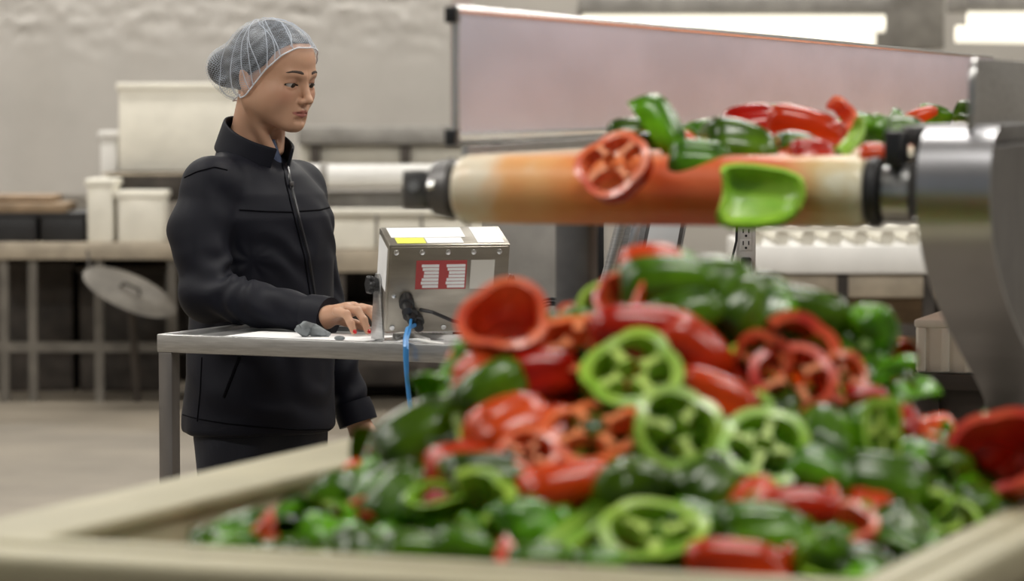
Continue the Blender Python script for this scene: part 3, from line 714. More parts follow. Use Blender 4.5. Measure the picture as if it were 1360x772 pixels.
pw = thing('power_strip', 'white power strip lying on the table under the weighing scale', 'power strip', (ps0.x, ps0.y, ZT))
Mp = Matrix.Translation((ps0.x, ps0.y - .01, ZT)) @ rot('Z', -20).to_4x4()
build('housing', G().bb((-.075, -.02, -.003), (.085, .02, .010)), M['white'], pw, Mp, bevel=.003)
for i in range(9): build('slot', G().bb((-.04 + i * .008, -.010, .010), (-.036 + i * .008, .010, .0106)), M['blackp'], pw, Mp)
build('switch', G().bb((.05, -.008, .010), (.066, .008, .014)), M['blackp'], pw, Mp, bevel=.001)
for i, (a_, b_, c_) in enumerate((((527, 449), (548, 444), (570, 452)), ((528, 456), (555, 452), (590, 458)))):
    P3 = [WZ(x, y, ZT + .004 + .006 * (j == 1)) for j, (x, y) in enumerate((a_, b_, c_))]
    tag(build('white_cable', G().tube([P3[0], (P3[0] + P3[1]) / 2 + Vector((0, .004, .002)), P3[1], (P3[1] + P3[2]) / 2 + Vector((0, -.004, 0)), P3[2]], .0038, 8), M['white']), ['short white cable end lying beside the scale bracket', 'longer white cable along the table rim below the blue cable'][i], 'cable')
# coil of black cable beyond the scale
g = G(); cc = W(733, 418, 6.45)
for k_ in range(3):
    g.tube([cc + Vector(((.034 + .006 * k_) * math.cos(t), .012 * math.sin(t * 2 + k_) + .01 * k_, -.010 + (.030 + .005 * k_) * math.sin(t))) for t in np.linspace(0, 2 * math.pi, 30)], .0036, 7)
zmin = min(p.z for p in g.v); g.v = [p - Vector((0, 0, zmin - ZT + .004)) for p in g.v]
coil = tag(build('cable_coil', g, M['black']), 'coil of black cable standing on the table behind red peppers', 'cable')
build('cable_tag', G().box(cc + Vector((-.026, -.012, -.030)), (.020, .003, .034), rot('Y', 20)), M['paper'], coil)

# ------------------------------------------------------------------ conveyor with orange-stained belt
CVA = R_(15.8); CV = Vector((math.sin(CVA), math.cos(CVA), 0)); CU = Vector((CV.y, -CV.x, 0))
RR = .0465; RW = .552; CZ = 1.55 - 76 * 4.35 / 4300 - RR
C0 = W(611, 251, 4.36)
CM = Matrix.Translation((C0.x, C0.y, 0)) @ Matrix(((CU.x, CV.x, 0, 0), (CU.y, CV.y, 0, 0), (0, 0, 1, 0), (0, 0, 0, 1)))
conv = thing('conveyor', 'belt conveyor with orange-stained end roller and tall steel side guard', 'conveyor', CM @ Vector((RW / 2, 1, 0)))
def cb_(n, g, m, parent=None, **k): return build(n, g, m, parent or conv, CM, **k)
CL = 5.6
prof = [(CL, CZ + RR)] + [(-RR * math.sin(a), CZ + RR * math.cos(a)) for a in np.linspace(0, math.pi, 25)] + [(CL, CZ - RR)]
g = G(); g.v = [Vector((x, p, q)) for x in (-.001, RW) for p, q in prof]; n = len(prof)
# rounded rims at both ends of the roller
nx = [0.0, .004, .012, .03] + [RW * i / 12 for i in range(1, 12)] + [RW - .012, RW - .004, RW]
g = G()
for x in nx:
    e = min(x, RW - x); k_ = 1 - .16 * max(0, 1 - e / .016) ** 2
    for p, q in prof: g.v.append(Vector((x - RW / 2, p, CZ + (q - CZ) * k_)))
g.f = [(i * n + j, i * n + j + 1, (i + 1) * n + j + 1, (i + 1) * n + j) for i in range(len(nx) - 1) for j in range(n - 1)]
belt = build('belt', g, M['belt'], None, None, base=False)
belt.parent = conv; belt.matrix_basis = Matrix.Translation(-ORG[conv.name]) @ CM @ Matrix.Translation((RW / 2, 0, 0))
so_ = belt.modifiers.new('thick', 'SOLIDIFY'); so_.thickness = .003
cb_('drum', G().cyl((.004, 0, CZ), (RW - .004, 0, CZ), RR - .005, 32), M['white'])
# left bearing
lb_ = cb_('bearing', G().tube([(-.001, 0, CZ), (-.008, 0, CZ), (-.010, 0, CZ), (-.034, 0, CZ), (-.042, 0, CZ)], [.030, .036, .042, .036, .024], 28), M['dsteel'])
cb_('bearing_block', G().bb((-.076, -.020, CZ - .026), (-.040, .030, CZ + .024)), M['dsteel'], bevel=.004)
cb_('bolt_head', G().cyl((-.058, -.026, CZ + .004), (-.058, -.019, CZ + .004), .008, 6), M['steel'], lb_)
cb_('bearing_cap', G().ell((-.030, -.010, CZ + .006), (.012, .034, .012), 14, 8), M['edge'], lb_)
cb_('bearing_arm', G().bb((-.074, .02, CZ - .02), (-.046, .30, CZ + .02)), M['dsteel'], bevel=.004)
# right bearing and hub
rb_ = cb_('bearing', G().tube([(RW + .001, 0, CZ), (RW + .006, 0, CZ), (RW + .018, 0, CZ), (RW + .020, 0, CZ)], [.038, .046, .046, .034], 28), M['black'])
cb_('hub', G().tube([(RW + .018, 0, CZ), (RW + .024, 0, CZ), (RW + .058, 0, CZ), (RW + .064, 0, CZ)], [.030, .036, .036, .03], 24), M['steel'], rb_)
# side rails and guards
zb = CZ + RR
cb_('side_rail', G().bb((-.016, .06, CZ - .05), (-.006, CL, zb + .012)), M['steel'], bevel=.003)
GH = 1.55 + 117 * 4.36 / 4300
g = G(); g.bb((-.016, .02, zb + .022), (-.010, CL, GH))
cb_('side_guard', g, M['steel2'], bevel=.001)
cb_('guard_edge', G().tube([(-.013, .02, GH), (-.013, CL, GH)], .006, 8), M['edge'])
cb_('guard_edge', G().tube([(-.013, .02, zb + .024), (-.013, CL, zb + .024)], .006, 8), M['edge'])
cb_('guard_edge', G().tube([(-.013, .02, zb + .024), (-.013, .02, GH)], .006, 8), M['edge'])
for z_ in (GH - .008, zb + .022): cb_('corner_cap', G().bb((-.024, .006, z_ - .011), (-.008, .030, z_ + .011)), M['black'], bevel=.002)
ru = RW + .052
cb_('side_rail', G().bb((ru, .05, zb - .022), (ru + .012, CL, zb + .018)), M['dsteel'], bevel=.003)
cb_('rail_flange', G().bb((RW + .040, .035, zb + .014), (RW + .150, .50, zb + .040)), M['dsteel'], bevel=.004)
cb_('rail_block', G().bb((RW + .030, -.05, zb - .012), (RW + .052, .02, zb + .034)), M['blackp'], bevel=.003)
# end piece of the near side guard: plate with rounded upper corner
pg = [(.02, zb + .034), (.80, zb + .034), (.80, zb + .128), (.06, zb + .128)] + [(.06 - .04 * math.sin(a), zb + .088 + .04 * math.cos(a)) for a in np.linspace(.2, math.pi / 2, 7)]
g = G(); g.prism(pg, RW + .128, RW + .136, 0); cb_('guard_end_plate', g, M['steel'], bevel=.001)
cb_('dirt_strip', G().bb((RW + .1268, .022, zb + .0345), (RW + .128, .70, zb + .052)), M['brown'])
# curved flange and web of the side bracket on the right
kv = [0, .07, .13, .20, .28, .38, .50, .66, .82, 1.0]
pth = [(float(np.interp(t, kv, (.030, -.018, -.046, -.056, -.046, .005, .12, .33, .55, .76))), zb + .036 - float(np.interp(t, kv, (0, .010, .036, .075, .120, .170, .230, .305, .375, .46)))) for t in np.linspace(0, 1, 41)]
for _ in range(6): pth = [pth[0]] + [((pth[i - 1][0] + 2 * pth[i][0] + pth[i + 1][0]) / 4, (pth[i - 1][1] + 2 * pth[i][1] + pth[i + 1][1]) / 4) for i in range(1, 40)] + [pth[-1]]
g = G(); x0, x1 = RW + .072, RW + .166
for v_, z_ in pth: g.v += [Vector((x0, v_, z_)), Vector((x1, v_, z_)), Vector((x1, v_ + .008, z_ + .002)), Vector((x0, v_ + .008, z_ + .002))]
g.f = [(4 * i + j, 4 * i + (j + 1) % 4, 4 * i + 4 + (j + 1) % 4, 4 * i + 4 + j) for i in range(40) for j in range(4)] + [(0, 1, 2, 3), (160, 161, 162, 163)]
br = cb_('bracket_flange', g, mat('bracket_steel', (.50, .50, .53), .34, .95, var=.10, vscale=8))
web = [(v_ + .004, z_) for v_, z_ in pth] + [(1.1, pth[-1][1]), (1.1, zb + .012), (-.02, zb + .012)]
g = G(); g.prism(web, x1 - .006, x1 - .001, 0); cb_('bracket_web', g, M['dsteel'], br)
# legs
for s, (lu, lv) in enumerate(((-.034, .75), (.64, .75), (-.01, 5.4), (.60, 5.4))):
    cb_('leg', G().bb((lu - .028, lv - .028, 0), (lu + .028, lv + .028, CZ - .055)), M['dsteel'], bevel=.004)
cb_('bed_plate', G().bb((0, .12, CZ - .044), (ru, CL, CZ - .040)), M['dsteel'])
for v_ in (.75, 2.2, 3.6, 5.4): cb_('cross_member', G().bb((-.05, v_ - .02, CZ - .058), (ru + .05, v_ + .02, CZ - .044)), M['dsteel'], bevel=.003)

# ------------------------------------------------------------------ plastic bin
BZ = 1.11
BA, BB = R_(-20.5), R_(67.5)
BE1 = Vector((math.cos(BA), math.sin(BA), 0)); BE2 = Vector((math.cos(BB), math.sin(BB), 0))
B0 = WZ(48, 714, BZ); BWID, BDEP = .845, 1.10
BM = Matrix.Translation((B0.x, B0.y, 0)) @ Matrix(((BE1.x, BE2.x, 0, 0), (BE1.y, BE2.y, 0, 0), (0, 0, 1, 0), (0, 0, 0, 1)))
def Bp(s, t, z): return BM @ Vector((s, t, z))
bin_ = thing('plastic_bin', 'large cream plastic bulk bin holding the heap of cut peppers', 'bin', Bp(BWID / 2, BDEP / 2, 0))
def bb_(n, g, parent=None, m='bin', **k): return build(n, g, M[m], parent or bin_, BM, **k)
RIM = .138; ZB0 = .42
def frame(o0, o1, z0, z1):
    """rectangular frame between two offsets from the inner opening"""
    g = G(); v = []
    for o, z in ((o0, z0), (o1, z0), (o1, z1), (o0, z1)):
        fo = o * (.70 if o > .08 else 1); ro = o * (.5 if o > .08 else 1); v += [(-o, -fo, z), (BWID + ro, -fo, z), (BWID + ro, BDEP + o, z), (-o, BDEP + o, z)]
    g.add(v, [(4 * i + j, 4 * i + (j + 1) % 4, 4 * ((i + 1) % 4) + (j + 1) % 4, 4 * ((i + 1) % 4) + j) for i in range(4) for j in range(4)])
    return g
bb_('wall', frame(0, .030, ZB0, BZ - .004), bevel=.006)
rim = bb_('rim', frame(.026, RIM, BZ - .050, BZ - .003), bevel=.012, seg=3)
bb_('inner_lip', frame(-.004, .034, BZ - .020, BZ + .001), rim, bevel=.006, seg=3)
bb_('base', G().bb((-.03, -.03, ZB0 - .03), (BWID + .03, BDEP + .03, ZB0 + .01)), bevel=.008)
for i in range(5):
    s = .04 + i * (BWID - .08) / 4
    bb_('rib', G().bb((s - .035, -.062, ZB0), (s + .035, -.03, BZ - .052)), bevel=.008)
for i in range(5):
    t = .06 + i * (BDEP - .12) / 4
    bb_('rib', G().bb((-.075, t - .035, ZB0), (-.03, t + .035, BZ - .052)), bevel=.008)
    bb_('rib', G().bb((BWID + .03, t - .035, ZB0), (BWID + .055, t + .035, BZ - .052)), bevel=.008)
for s in (.08, BWID - .08):
    for t in (.08, BDEP - .08): bb_('foot', G().bb((s - .09, t - .09, ZB0 - .15), (s + .09, t + .09, ZB0 - .03)), bevel=.01)
stand = thing('bin_stand', 'dark steel stand carrying the cream pepper bin', 'stand', Bp(BWID / 2, BDEP / 2, 0))
for s in (0.02, BWID - .02):
    for t in (.02, BDEP - .02): build('leg', G().bb((s - .03, t - .03, 0), (s + .03, t + .03, ZB0 - .21)), M['dsteel'], stand, BM, bevel=.003)
build('deck', G().bb((-.06, -.06, ZB0 - .21), (BWID + .06, BDEP + .06, ZB0 - .15)), M['dsteel'], stand, BM, bevel=.004)

# ------------------------------------------------------------------ peppers
def pep_profile(u):
    us = [0, .04, .12, .28, .5, .72, .87, .95, 1.0]; rs = [.22, .60, .88, 1.0, .97, .86, .66, .42, .10]; zs = [.44, .50, .47, .30, .03, -.24, -.40, -.47, -.49]
    return np.interp(u, us, rs), np.interp(u, us, zs)
def pepper_shell(th0, th1, u0, u1, R, Hh, lobes, thick, seed, nt=30, nu=10, septa=False, stem=False):
    rg = random.Random(seed); ph = [rg.uniform(0, 6.28) for _ in range(6)]
    full = th1 - th0 > 359
    T = np.radians(np.linspace(th0, th1, nt, endpoint=not full)); U = np.linspace(u0, u1, nu)
    def pt(t, u, inner):
        r, z = pep_profile(u)
        lob = 1 + .15 * (abs(math.cos(lobes * (t + ph[0]) / 2)) ** .7 - .6) + .05 * math.sin(t + ph[1]) + .03 * math.sin(2 * t + ph[2] + u * 3)
        rr = R * r * lob; 
        if inner: rr = max(.001, rr - thick)
        zz = Hh * z + .004 * math.sin(t * 2 + ph[3]) + (.0 if not inner else (-.6 * thick if u < .15 else .6 * thick if u > .9 else 0))
        return Vector((rr * math.cos(t), rr * math.sin(t) * (.92 + .08 * math.sin(ph[4])), zz))
    O = [[pt(t, u, 0) for t in T] for u in U]; I = [[pt(t, u, 1) for t in T] for u in U]
    sk = G(); fl = G(); m = len(T)
    sk.v = [p for r in O for p in r]
    ij = [(j, i) for j in range(nu - 1) for i in range(m if full else m - 1)]
    sk.f = [(j * m + i, j * m + (i + 1) % m, (j + 1) * m + (i + 1) % m, (j + 1) * m + i) for j, i in ij]
    fl.v = [p.copy() for r in I for p in r]; fl.f = [tuple(reversed(q)) for q in sk.f]
    def strip(o, i_, closed):
        b = len(fl.v); n = len(o)
        for k_ in range(n):
            a, c = o[k_], i_[k_]; 
            fl.v.extend([a.copy(), (a + c) / 2, c.copy()])
        mids = range(n if closed else n - 1)
        cen = sum((fl.v[b + 3 * k_ + 1] for k_ in range(n)), Vector()) / n
        for k_ in mids:
            n2_ = (k_ + 1) % n
            for e in (0, 1): fl.f.append((b + 3 * k_ + e, b + 3 * n2_ + e, b + 3 * n2_ + e + 1, b + 3 * k_ + e + 1))
    if u0 > .001: strip(O[0], I[0], full)
    if u1 < .999: strip(O[-1], I[-1], full)
    if not full: strip([r[0] for r in O], [r[0] for r in I], False); strip([r[-1] for r in O], [r[-1] for r in I], False)
    extra = []
    if septa:
        r0, zc = pep_profile((u0 + u1) / 2); pi = G()
        za = O[0][0].z - .002; zb_ = O[-1][0].z + .002
        for k_ in range(lobes):
            t = (math.pi * (2 * k_ + 1)) / lobes - ph[0]
            p0 = pt(t, (u0 + u1) / 2, 1); L = p0.length if False else math.hypot(p0.x, p0.y)
            d = Vector((math.cos(t), math.sin(t), 0)); w = Vector((-d.y, d.x, 0)); q = rg.uniform(.25, .45)
            pts = [(d * L * 1.06, .0048), (d * L * .8, .0034), (d * L * .55, .0034), (d * L * q, .0062 + .002 * rg.random())]
            b = len(pi.v)
            for c, hw in pts:
                for zz in (za, zb_):
                    for s in (-1, 1): pi.v.append(c + w * hw * s + Vector((0, 0, zz)))
            for i in range(3):
                a = b + 4 * i; c = a + 4
                pi.f += [(a, a + 1, c + 1, c), (a + 2, c + 2, c + 3, a + 3), (a, c, c + 2, a + 2), (a + 1, a + 3, c + 3, c + 1)]
            a = b + 12; pi.f.append((a, a + 1, a + 3, a + 2))
        extra.append(('pith', pi))
    if stem:
        st = G(); z = Hh * .44
        st.tube([(0, 0, z - .004), (0, 0, z + .004), (.002, 0, z + .016), (.008, .002, z + .030)], [.013, .008, .006, .0075], 9)
        extra.append(('stem', st))
    return sk, fl, extra
PROTO = {}
def make_proto(kind, colr, var):
    rg = random.Random(hash((len(kind), colr == 'r', var, ord(kind[0]), ord(kind[-1]))) % 9973)
    R, Hh, lob = .045 * (1 + .08 * (var - 1)), .094, 3 if var % 2 else 4
    sd = rg.randrange(9999)
    A = dict(ring=(0, 360, .40, .61, 42, 5, True, False), cup=(0, 360, .46, 1, 36, 12, False, False), top=(0, 360, 0, .42, 36, 10, False, True),
             half=(-92, 92, .03, 1, 26, 14, False, False), wedge=(-58, 58, .06, .94, 18, 14, False, False), strip=(-30, 30, .04, .96, 10, 14, False, False),
             arc=(-120, 70, .30, .64, 30, 6, False, False), whole=(0, 360, 0, 1, 34, 16, False, True))[kind]
    th = {'ring': .0098, 'arc': .012, 'cup': .008}.get(kind, .0070)
    sk, fl, ex = pepper_shell(A[0], A[1], A[2], A[3], R, Hh, lob, th, sd, A[4], A[5], A[6], A[7])
    X = Matrix.Identity(3)
    if kind in ('half', 'wedge', 'strip'):     # convex side to +z, long axis along x, centred
        X = rot('Y', -90)
    pcs = [('skin', sk, colr + 'skin'), ('flesh', fl, colr + 'flesh')] + [(n_, g_, 'stem' if n_ == 'stem' else colr + 'pith') for n_, g_ in ex]
    allv = [X @ p for _, g_, _ in pcs[:2] for p in g_.v]
    lo = Vector([min(p[i] for p in allv) for i in range(3)]); hi = Vector([max(p[i] for p in allv) for i in range(3)]); c = (lo + hi) / 2
    out = []
    for n_, g_, m_ in pcs:
        me = bpy.data.meshes.new('pepper_' + kind + '_' + n_); me.from_pydata([tuple(X @ p - c) for p in g_.v], [], g_.f)
        bm = bmesh.new(); bm.from_mesh(me); bmesh.ops.remove_doubles(bm, verts=bm.verts, dist=2e-4); bmesh.ops.recalc_face_normals(bm, faces=bm.faces)
        bm.to_mesh(me); bm.free()
        me.polygons.foreach_set('use_smooth', [True] * len(me.polygons))
        if n_ != 'skin': me.set_sharp_from_angle(angle=R_(50))
        me.materials.append(M[m_]); out.append((n_, me))
    PROTO[kind, colr, var] = (out, max(hi.x - lo.x, hi.y - lo.y))
for kd in ('ring', 'cup', 'top', 'half', 'wedge', 'strip', 'arc', 'whole'):
    for cl in 'gr':
        for v_ in (0, 1, 2): make_proto(kd, cl, v_)
PNAME = dict(ring='pepper_ring', cup='pepper_end', top='stemmed_pepper', half='pepper_half', wedge='pepper_wedge', strip='pepper_strip', arc='pepper_arc', whole='bell_pepper')
CNAME = dict(g='green', r='red')
PDESC = dict(ring='ring', cup='cup-shaped blossom end', top='stem end', half='half', wedge='wide wedge', strip='narrow strip', arc='open hook-shaped slice', whole='bell pepper')
def axis_matrix(ax, roll):
    z = Vector(ax).normalized(); x = Vector((1, 0, 0)) if abs(z.x) < .9 else Vector((0, 0, 1))
    x = (x - z * x.dot(z)).normalized(); y = z.cross(x)
    return Matrix((x, y, z)).transposed() @ rot('Z', roll)
def place(kind, colr, var, loc, size, ax, roll, label, group):
    out, dia = PROTO[kind, colr, var]
    o = thing(PNAME[kind], label, 'pepper', loc, group); s = size / dia
    o.matrix_world = Matrix.Translation(loc) @ axis_matrix(ax, roll).to_4x4() @ Matrix.Scale(s, 4)
    for n_, me in out:
        c = bpy.data.objects.new(n_, me); COL.objects.link(c); c.parent = o
    return o
# pile: pixel silhouette, front edge and depths across the picture
SIL = [(250, 716), (310, 700), (380, 672), (440, 672), (462, 650), (500, 605), (530, 565), (600, 490), (650, 410), (700, 410), (760, 415), (810, 385), (850, 340), (900, 335), (960, 350), (1040, 385), (1110, 400), (1170, 430), (1190, 500), (1240, 560), (1290, 575), (1330, 560), (1420, 560)]
RDG = [(250, 3.52), (440, 3.56), (520, 3.52), (650, 3.56), (900, 3.62), (1100, 3.66), (1200, 3.62), (1290, 3.56), (1420, 3.58)]
FRY = [(40, 716), (700, 748), (1130, 772), (1360, 675), (1450, 650)]
FRD = [(40, 3.26), (700, 3.10), (1130, 3.02), (1360, 3.46), (1450, 3.5)]
it = lambda tb, x: float(np.interp(x, [a for a, _ in tb], [b for _, b in tb]))
def pile_depth(px, py):
    ys, yf = it(SIL, px), it(FRY, px); t = (yf - py) / max(20, yf - ys)
    return it(FRD, px) + (it(RDG, px) - it(FRD, px)) * max(0, min(1.05, t)) ** .85
HEAP = 'cut peppers heaped in the cream bin'
# px, py, kind, colour, width px, axis (right, away, up), roll, own label or None
ITEMS = [
 (840, 505, 'ring', 'g', 128, (-.10, -.62, .75), 20, 'pale green pepper ring facing out on the heap above a second ring'),
 (896, 576, 'ring', 'g', 122, (.25, -.75, .55), 70, 'green pepper ring leaning just below the highest green ring'),
 (1012, 600, 'ring', 'g', 118, (.15, -.70, .65), 10, 'yellowish green pepper ring next to the dark glossy green end'),
 (868, 718, 'ring', 'g', 136, (0, -.45, .88), 40, 'flat-lying green pepper ring just inside the front rim of the bin'),
 (1164, 578, 'ring', 'g', 96, (.75, -.60, .15), 30, 'upright narrow green pepper ring under the orange-red scrap'),
 (668, 440, 'cup', 'r', 112, (-.05, -.72, .62), 0, 'red pepper cup with pale inside opening outward at the heap shoulder'),
 (772, 462, 'ring', 'r', 118, (-.1, -.55, .82), 30, 'red pepper ring with orange flesh between the red cup and red half'),
 (1012, 482, 'ring', 'r', 84, (-.4, -.85, .2), 0, 'smaller red pepper ring at the side of the big red ring cluster'),
 (1062, 462, 'arc', 'r', 104, (.1, -.95, .25), 60, 'red hook-shaped slice topping the red ring cluster'),
 (1052, 508, 'ring', 'r', 106, (.05, -.80, .55), 10, 'large red pepper ring in the middle of the red ring cluster'),
 (1118, 506, 'ring', 'r', 78, (.5, -.75, .45), 40, 'dark red small ring leaning against the red ring cluster'),
 (790, 582, 'ring', 'r', 128, (-.1, -.52, .82), 15, 'red pepper ring with a green piece lying inside it'),
 (796, 564, 'wedge', 'g', 70, (.1, -.5, .85), 30, 'green pepper wedge lying inside a red ring'),
 (1335, 618, 'cup', 'r', 138, (-.30, -.80, .45), 20, 'big red pepper cup leaning on the bin side under the steel bracket'),
 (1318, 575, 'half', 'r', 100, (-.3, -.5, .8), 30, 'red pepper half on top of the big red cup by the bracket'),
 (868, 440, 'half', 'r', 160, (.1, -.65, .75), 12, 'long red pepper half lying below the green summit pieces'),
 (930, 460, 'wedge', 'r', 110, (.5, -.6, .6), -20, None),
 (686, 562, 'half', 'r', 128, (-.1, -.5, .85), 40, 'bright red pepper half above the glossy red wedge'),
 (620, 612, 'half', 'r', 112, (-.15, -.45, .88), 5, 'glossy red pepper half beside the dark green leaf-like wedge'),
 (752, 640, 'wedge', 'r', 136, (.0, -.6, .8), 25, 'crimson pepper wedge lying below the red ring with green inside'),
 (700, 606, 'ring', 'r', 80, (.1, -.6, .8), 0, None),
 (958, 524, 'half', 'r', 120, (-.1, -.55, .83), -30, 'shiny crimson pepper half left of the red ring cluster'),
 (1062, 668, 'wedge', 'r', 118, (0, -.5, .85), 10, 'red pepper wedge with upturned end above the glossy dark green half'),
 (1105, 660, 'strip', 'r', 60, (.8, -.4, .5), 80, None),
 (985, 746, 'half', 'r', 138, (0, -.55, .83), 4, 'long red pepper half resting against the front rim of the bin'),
 (488, 690, 'cup', 'r', 58, (.1, -.3, .9), 0, 'small red pepper tip among low green scraps by the bin wall'),
 (412, 688, 'strip', 'r', 74, (0, -.5, .85), 10, 'red pepper strip behind the dark green wedge near the bin corner'),
 (862, 346, 'wedge', 'r', 84, (-.2, -.6, .75), 0, 'red pepper wedge at the very top of the heap'),
 (722, 492, 'wedge', 'r', 100, (0, -.6, .8), 20, None), (640, 480, 'wedge', 'r', 80, (-.4, -.6, .7), 40, None),
 (1152, 524, 'strip', 'r', 60, (.1, -.5, .85), 10, 'orange-red scrap on top of the upright green ring'),
 (1206, 562, 'wedge', 'r', 62, (.6, -.6, .5), 70, None), (830, 400, 'cup', 'r', 70, (-.4, -.6, .6), 0, None),
 (560, 572, 'half', 'g', 136, (-.35, -.50, .80), 32, 'long bright green pepper half on the slope above the bin wall'),
 (598, 540, 'strip', 'r', 44, (-.3, -.6, .7), 60, None),
 (645, 512, 'half', 'g', 112, (-.35, -.55, .75), 45, 'dark green pepper half under the red cup at the shoulder'),
 (508, 626, 'cup', 'g', 78, (.4, .2, -.9), 0, 'dark green pepper end overhanging the bin wall'),
 (520, 622, 'wedge', 'g', 66, (-.5, -.5, .7), 10, None),
 (648, 628, 'wedge', 'g', 116, (0, -.55, .83), 12, 'dark green pepper wedge lying across below the red halves'),
 (888, 372, 'half', 'g', 140, (-.1, -.45, .88), 4, 'glossy green pepper half across the summit of the heap'),
 (960, 372, 'half', 'g', 110, (.2, -.5, .85), 30, None),
 (975, 405, 'half', 'g', 112, (0, -.7, .7), 60, 'green pepper half slanting down from the summit'),
 (1076, 410, 'half', 'g', 118, (.2, -.6, .75), 10, 'dark green pepper half on the far shoulder of the heap'),
 (1030, 420, 'wedge', 'g', 90, (.1, -.8, .5), 80, None), (910, 410, 'wedge', 'g', 96, (-.1, -.8, .6), 20, None), (1010, 385, 'wedge', 'g', 90, (.1, -.6, .8), 40, None),
 (1154, 426, 'cup', 'g', 70, (.2, .45, -.85), 0, 'glossy dark green pepper end perched alone beyond the heap shoulder'),
 (840, 648, 'cup', 'g', 116, (.2, .62, -.75), 0, 'large dark glossy green pepper end below the paired green rings'),
 (940, 640, 'half', 'g', 110, (.1, -.7, .7), 50, None),
 (1098, 574, 'half', 'g', 112, (.1, -.6, .8), 75, 'dark green pepper half between yellowish ring and upright narrow ring'),
 (1182, 640, 'half', 'g', 136, (.15, -.55, .8), 5, 'big dark green pepper half below the upright narrow ring'),
 (1250, 614, 'half', 'g', 104, (.25, -.5, .8), 20, None), (1210, 600, 'wedge', 'g', 80, (.1, -.5, .85), 50, None),
 (1012, 702, 'half', 'g', 126, (-.05, -.45, .88), 8, 'glossy blackish green pepper half above the long red half'),
 (1094, 735, 'cup', 'g', 84, (.1, .6, -.75), 0, 'dark green pepper end upright beside the long red half'),
 (930, 690, 'wedge', 'g', 90, (0, -.5, .85), -20, None),
 (358, 702, 'half', 'g', 96, (-.2, -.5, .85), 20, 'dark green pepper half lowest in the bin near its corner'),
 (404, 712, 'wedge', 'g', 64, (.1, -.4, .9), 30, None), (345, 718, 'strip', 'g', 60, (0, -.4, .9), 0, None),
 (448, 692, 'arc', 'g', 62, (.3, -.8, .4), 80, None), (430, 716, 'wedge', 'g', 80, (0, -.4, .9), -10, None),
 (580, 676, 'cup', 'g', 74, (-.1, -.3, .9), 0, None), (640, 672, 'arc', 'g', 92, (-.1, -.55, .8), 50, None),
 (665, 690, 'strip', 'g', 100, (0, .5, -.85), -30, 'pale fleshy green strip lying skin down near the front rim'),
 (752, 706, 'strip', 'g', 112, (0, .6, -.8), -40, 'pale green strip slanting down to the front rim'),
 (1190, 690, 'strip', 'g', 84, (0, .5, -.85), -60, None), (1240, 692, 'arc', 'g', 70, (.2, -.6, .75), 20, None), (1270, 690, 'arc', 'g', 60, (.4, -.7, .6), 90, None),
 (1132, 702, 'arc', 'r', 66, (0, -.6, .8), 30, None), (1150, 742, 'wedge', 'g', 80, (.1, -.5, .85), 0, None), (1200, 722, 'strip', 'g', 80, (0, -.5, .85), -30, None),
 (550, 722, 'wedge', 'g', 90, (0, -.4, .9), 10, None), (620, 724, 'half', 'g', 90, (0, -.45, .9), -10, None), (700, 690, 'half', 'g', 96, (.1, -.5, .85), 30, None),
 (530, 660, 'half', 'g', 110, (-.2, -.6, .75), 60, None), (500, 650, 'wedge', 'g', 90, (-.3, -.6, .75), 80, None), (720, 740, 'strip', 'g', 90, (0, -.4, .9), 10, None), (800, 742, 'wedge', 'g', 80, (0, -.4, .9), 15, None),
 (1300, 660, 'wedge', 'g', 70, (.2, -.5, .8), 30, None), (1230, 660, 'wedge', 'g', 80, (0, -.5, .85), 40, None), (1090, 620, 'wedge', 'g', 90, (0, -.6, .8), -30, None),
 (740, 560, 'strip', 'r', 70, (0, -.6, .8), 60, None), (590, 660, 'strip', 'r', 60, (0, -.5, .85), 20, None), (1000, 660, 'wedge', 'r', 80, (-.2, -.6, .7), 60, None),
]
rg = random.Random(21); cnt = 0
def heap_label(kind, colr, px, py):
    ys, yf = it(SIL, px), it(FRY, px); t = (yf - py) / max(20, yf - ys)
    z = 'low in the bin corner nearest the table' if px < 470 else 'by the bin side below the steel bracket' if px > 1190 else 'along the front rim of the bin' if t < .22 else \
        ('on the heap summit under the roller' if px > 790 else 'on the heap shoulder near the scale') if t > .72 else ('midway up the heap below the red ring cluster' if px > 940 else 'midway up the heap around the paired green rings' if px > 740 else 'midway up the heap slope facing the table')
    return '%s pepper %s %s' % (CNAME[colr], PDESC[kind], z)
used = []
for px, py, kd, cl, wpx, ax, rl, lab in ITEMS:
    d = pile_depth(px, py) - .012; sz = 1.10 * wpx * d / FPX
    place(kd, cl, rg.randrange(3), W(px, py, d), sz, ax, rl, lab or heap_label(kd, cl, px, py), HEAP); used.append((px, py))
# the pieces seen between and under those
tries = 0; n_fill = 0
while n_fill < 150 and tries < 6000:
    tries += 1; px = rg.uniform(290, 1400); ys, yf = it(SIL, px) + 34, it(FRY, px) + 16
    if ys > yf: continue
    py = rg.uniform(ys, yf)
    if min([math.hypot(px - a, (py - b) * 1.3) for a, b in used] + [99]) < 29: continue
    used.append((px, py)); d = pile_depth(px, py) + .062
    redness = math.exp(-((px - 720) / 120) ** 2 - ((py - 520) / 110) ** 2) + .5 * math.exp(-((px - 1020) / 90) ** 2 - ((py - 500) / 60) ** 2)
    cl = 'r' if rg.random() < .12 + .6 * redness else 'g'
    kd = rg.choice(['half', 'wedge', 'wedge', 'strip', 'arc', 'cup', 'half', 'top' if rg.random() < .3 else 'wedge'])
    place(kd, cl, rg.randrange(3), W(px, py, d), rg.uniform(.078, .100), (rg.uniform(-.5, .5), rg.uniform(-.9, .1), rg.uniform(.4, 1)), rg.uniform(0, 360), heap_label(kd, cl, px, py), HEAP); n_fill += 1
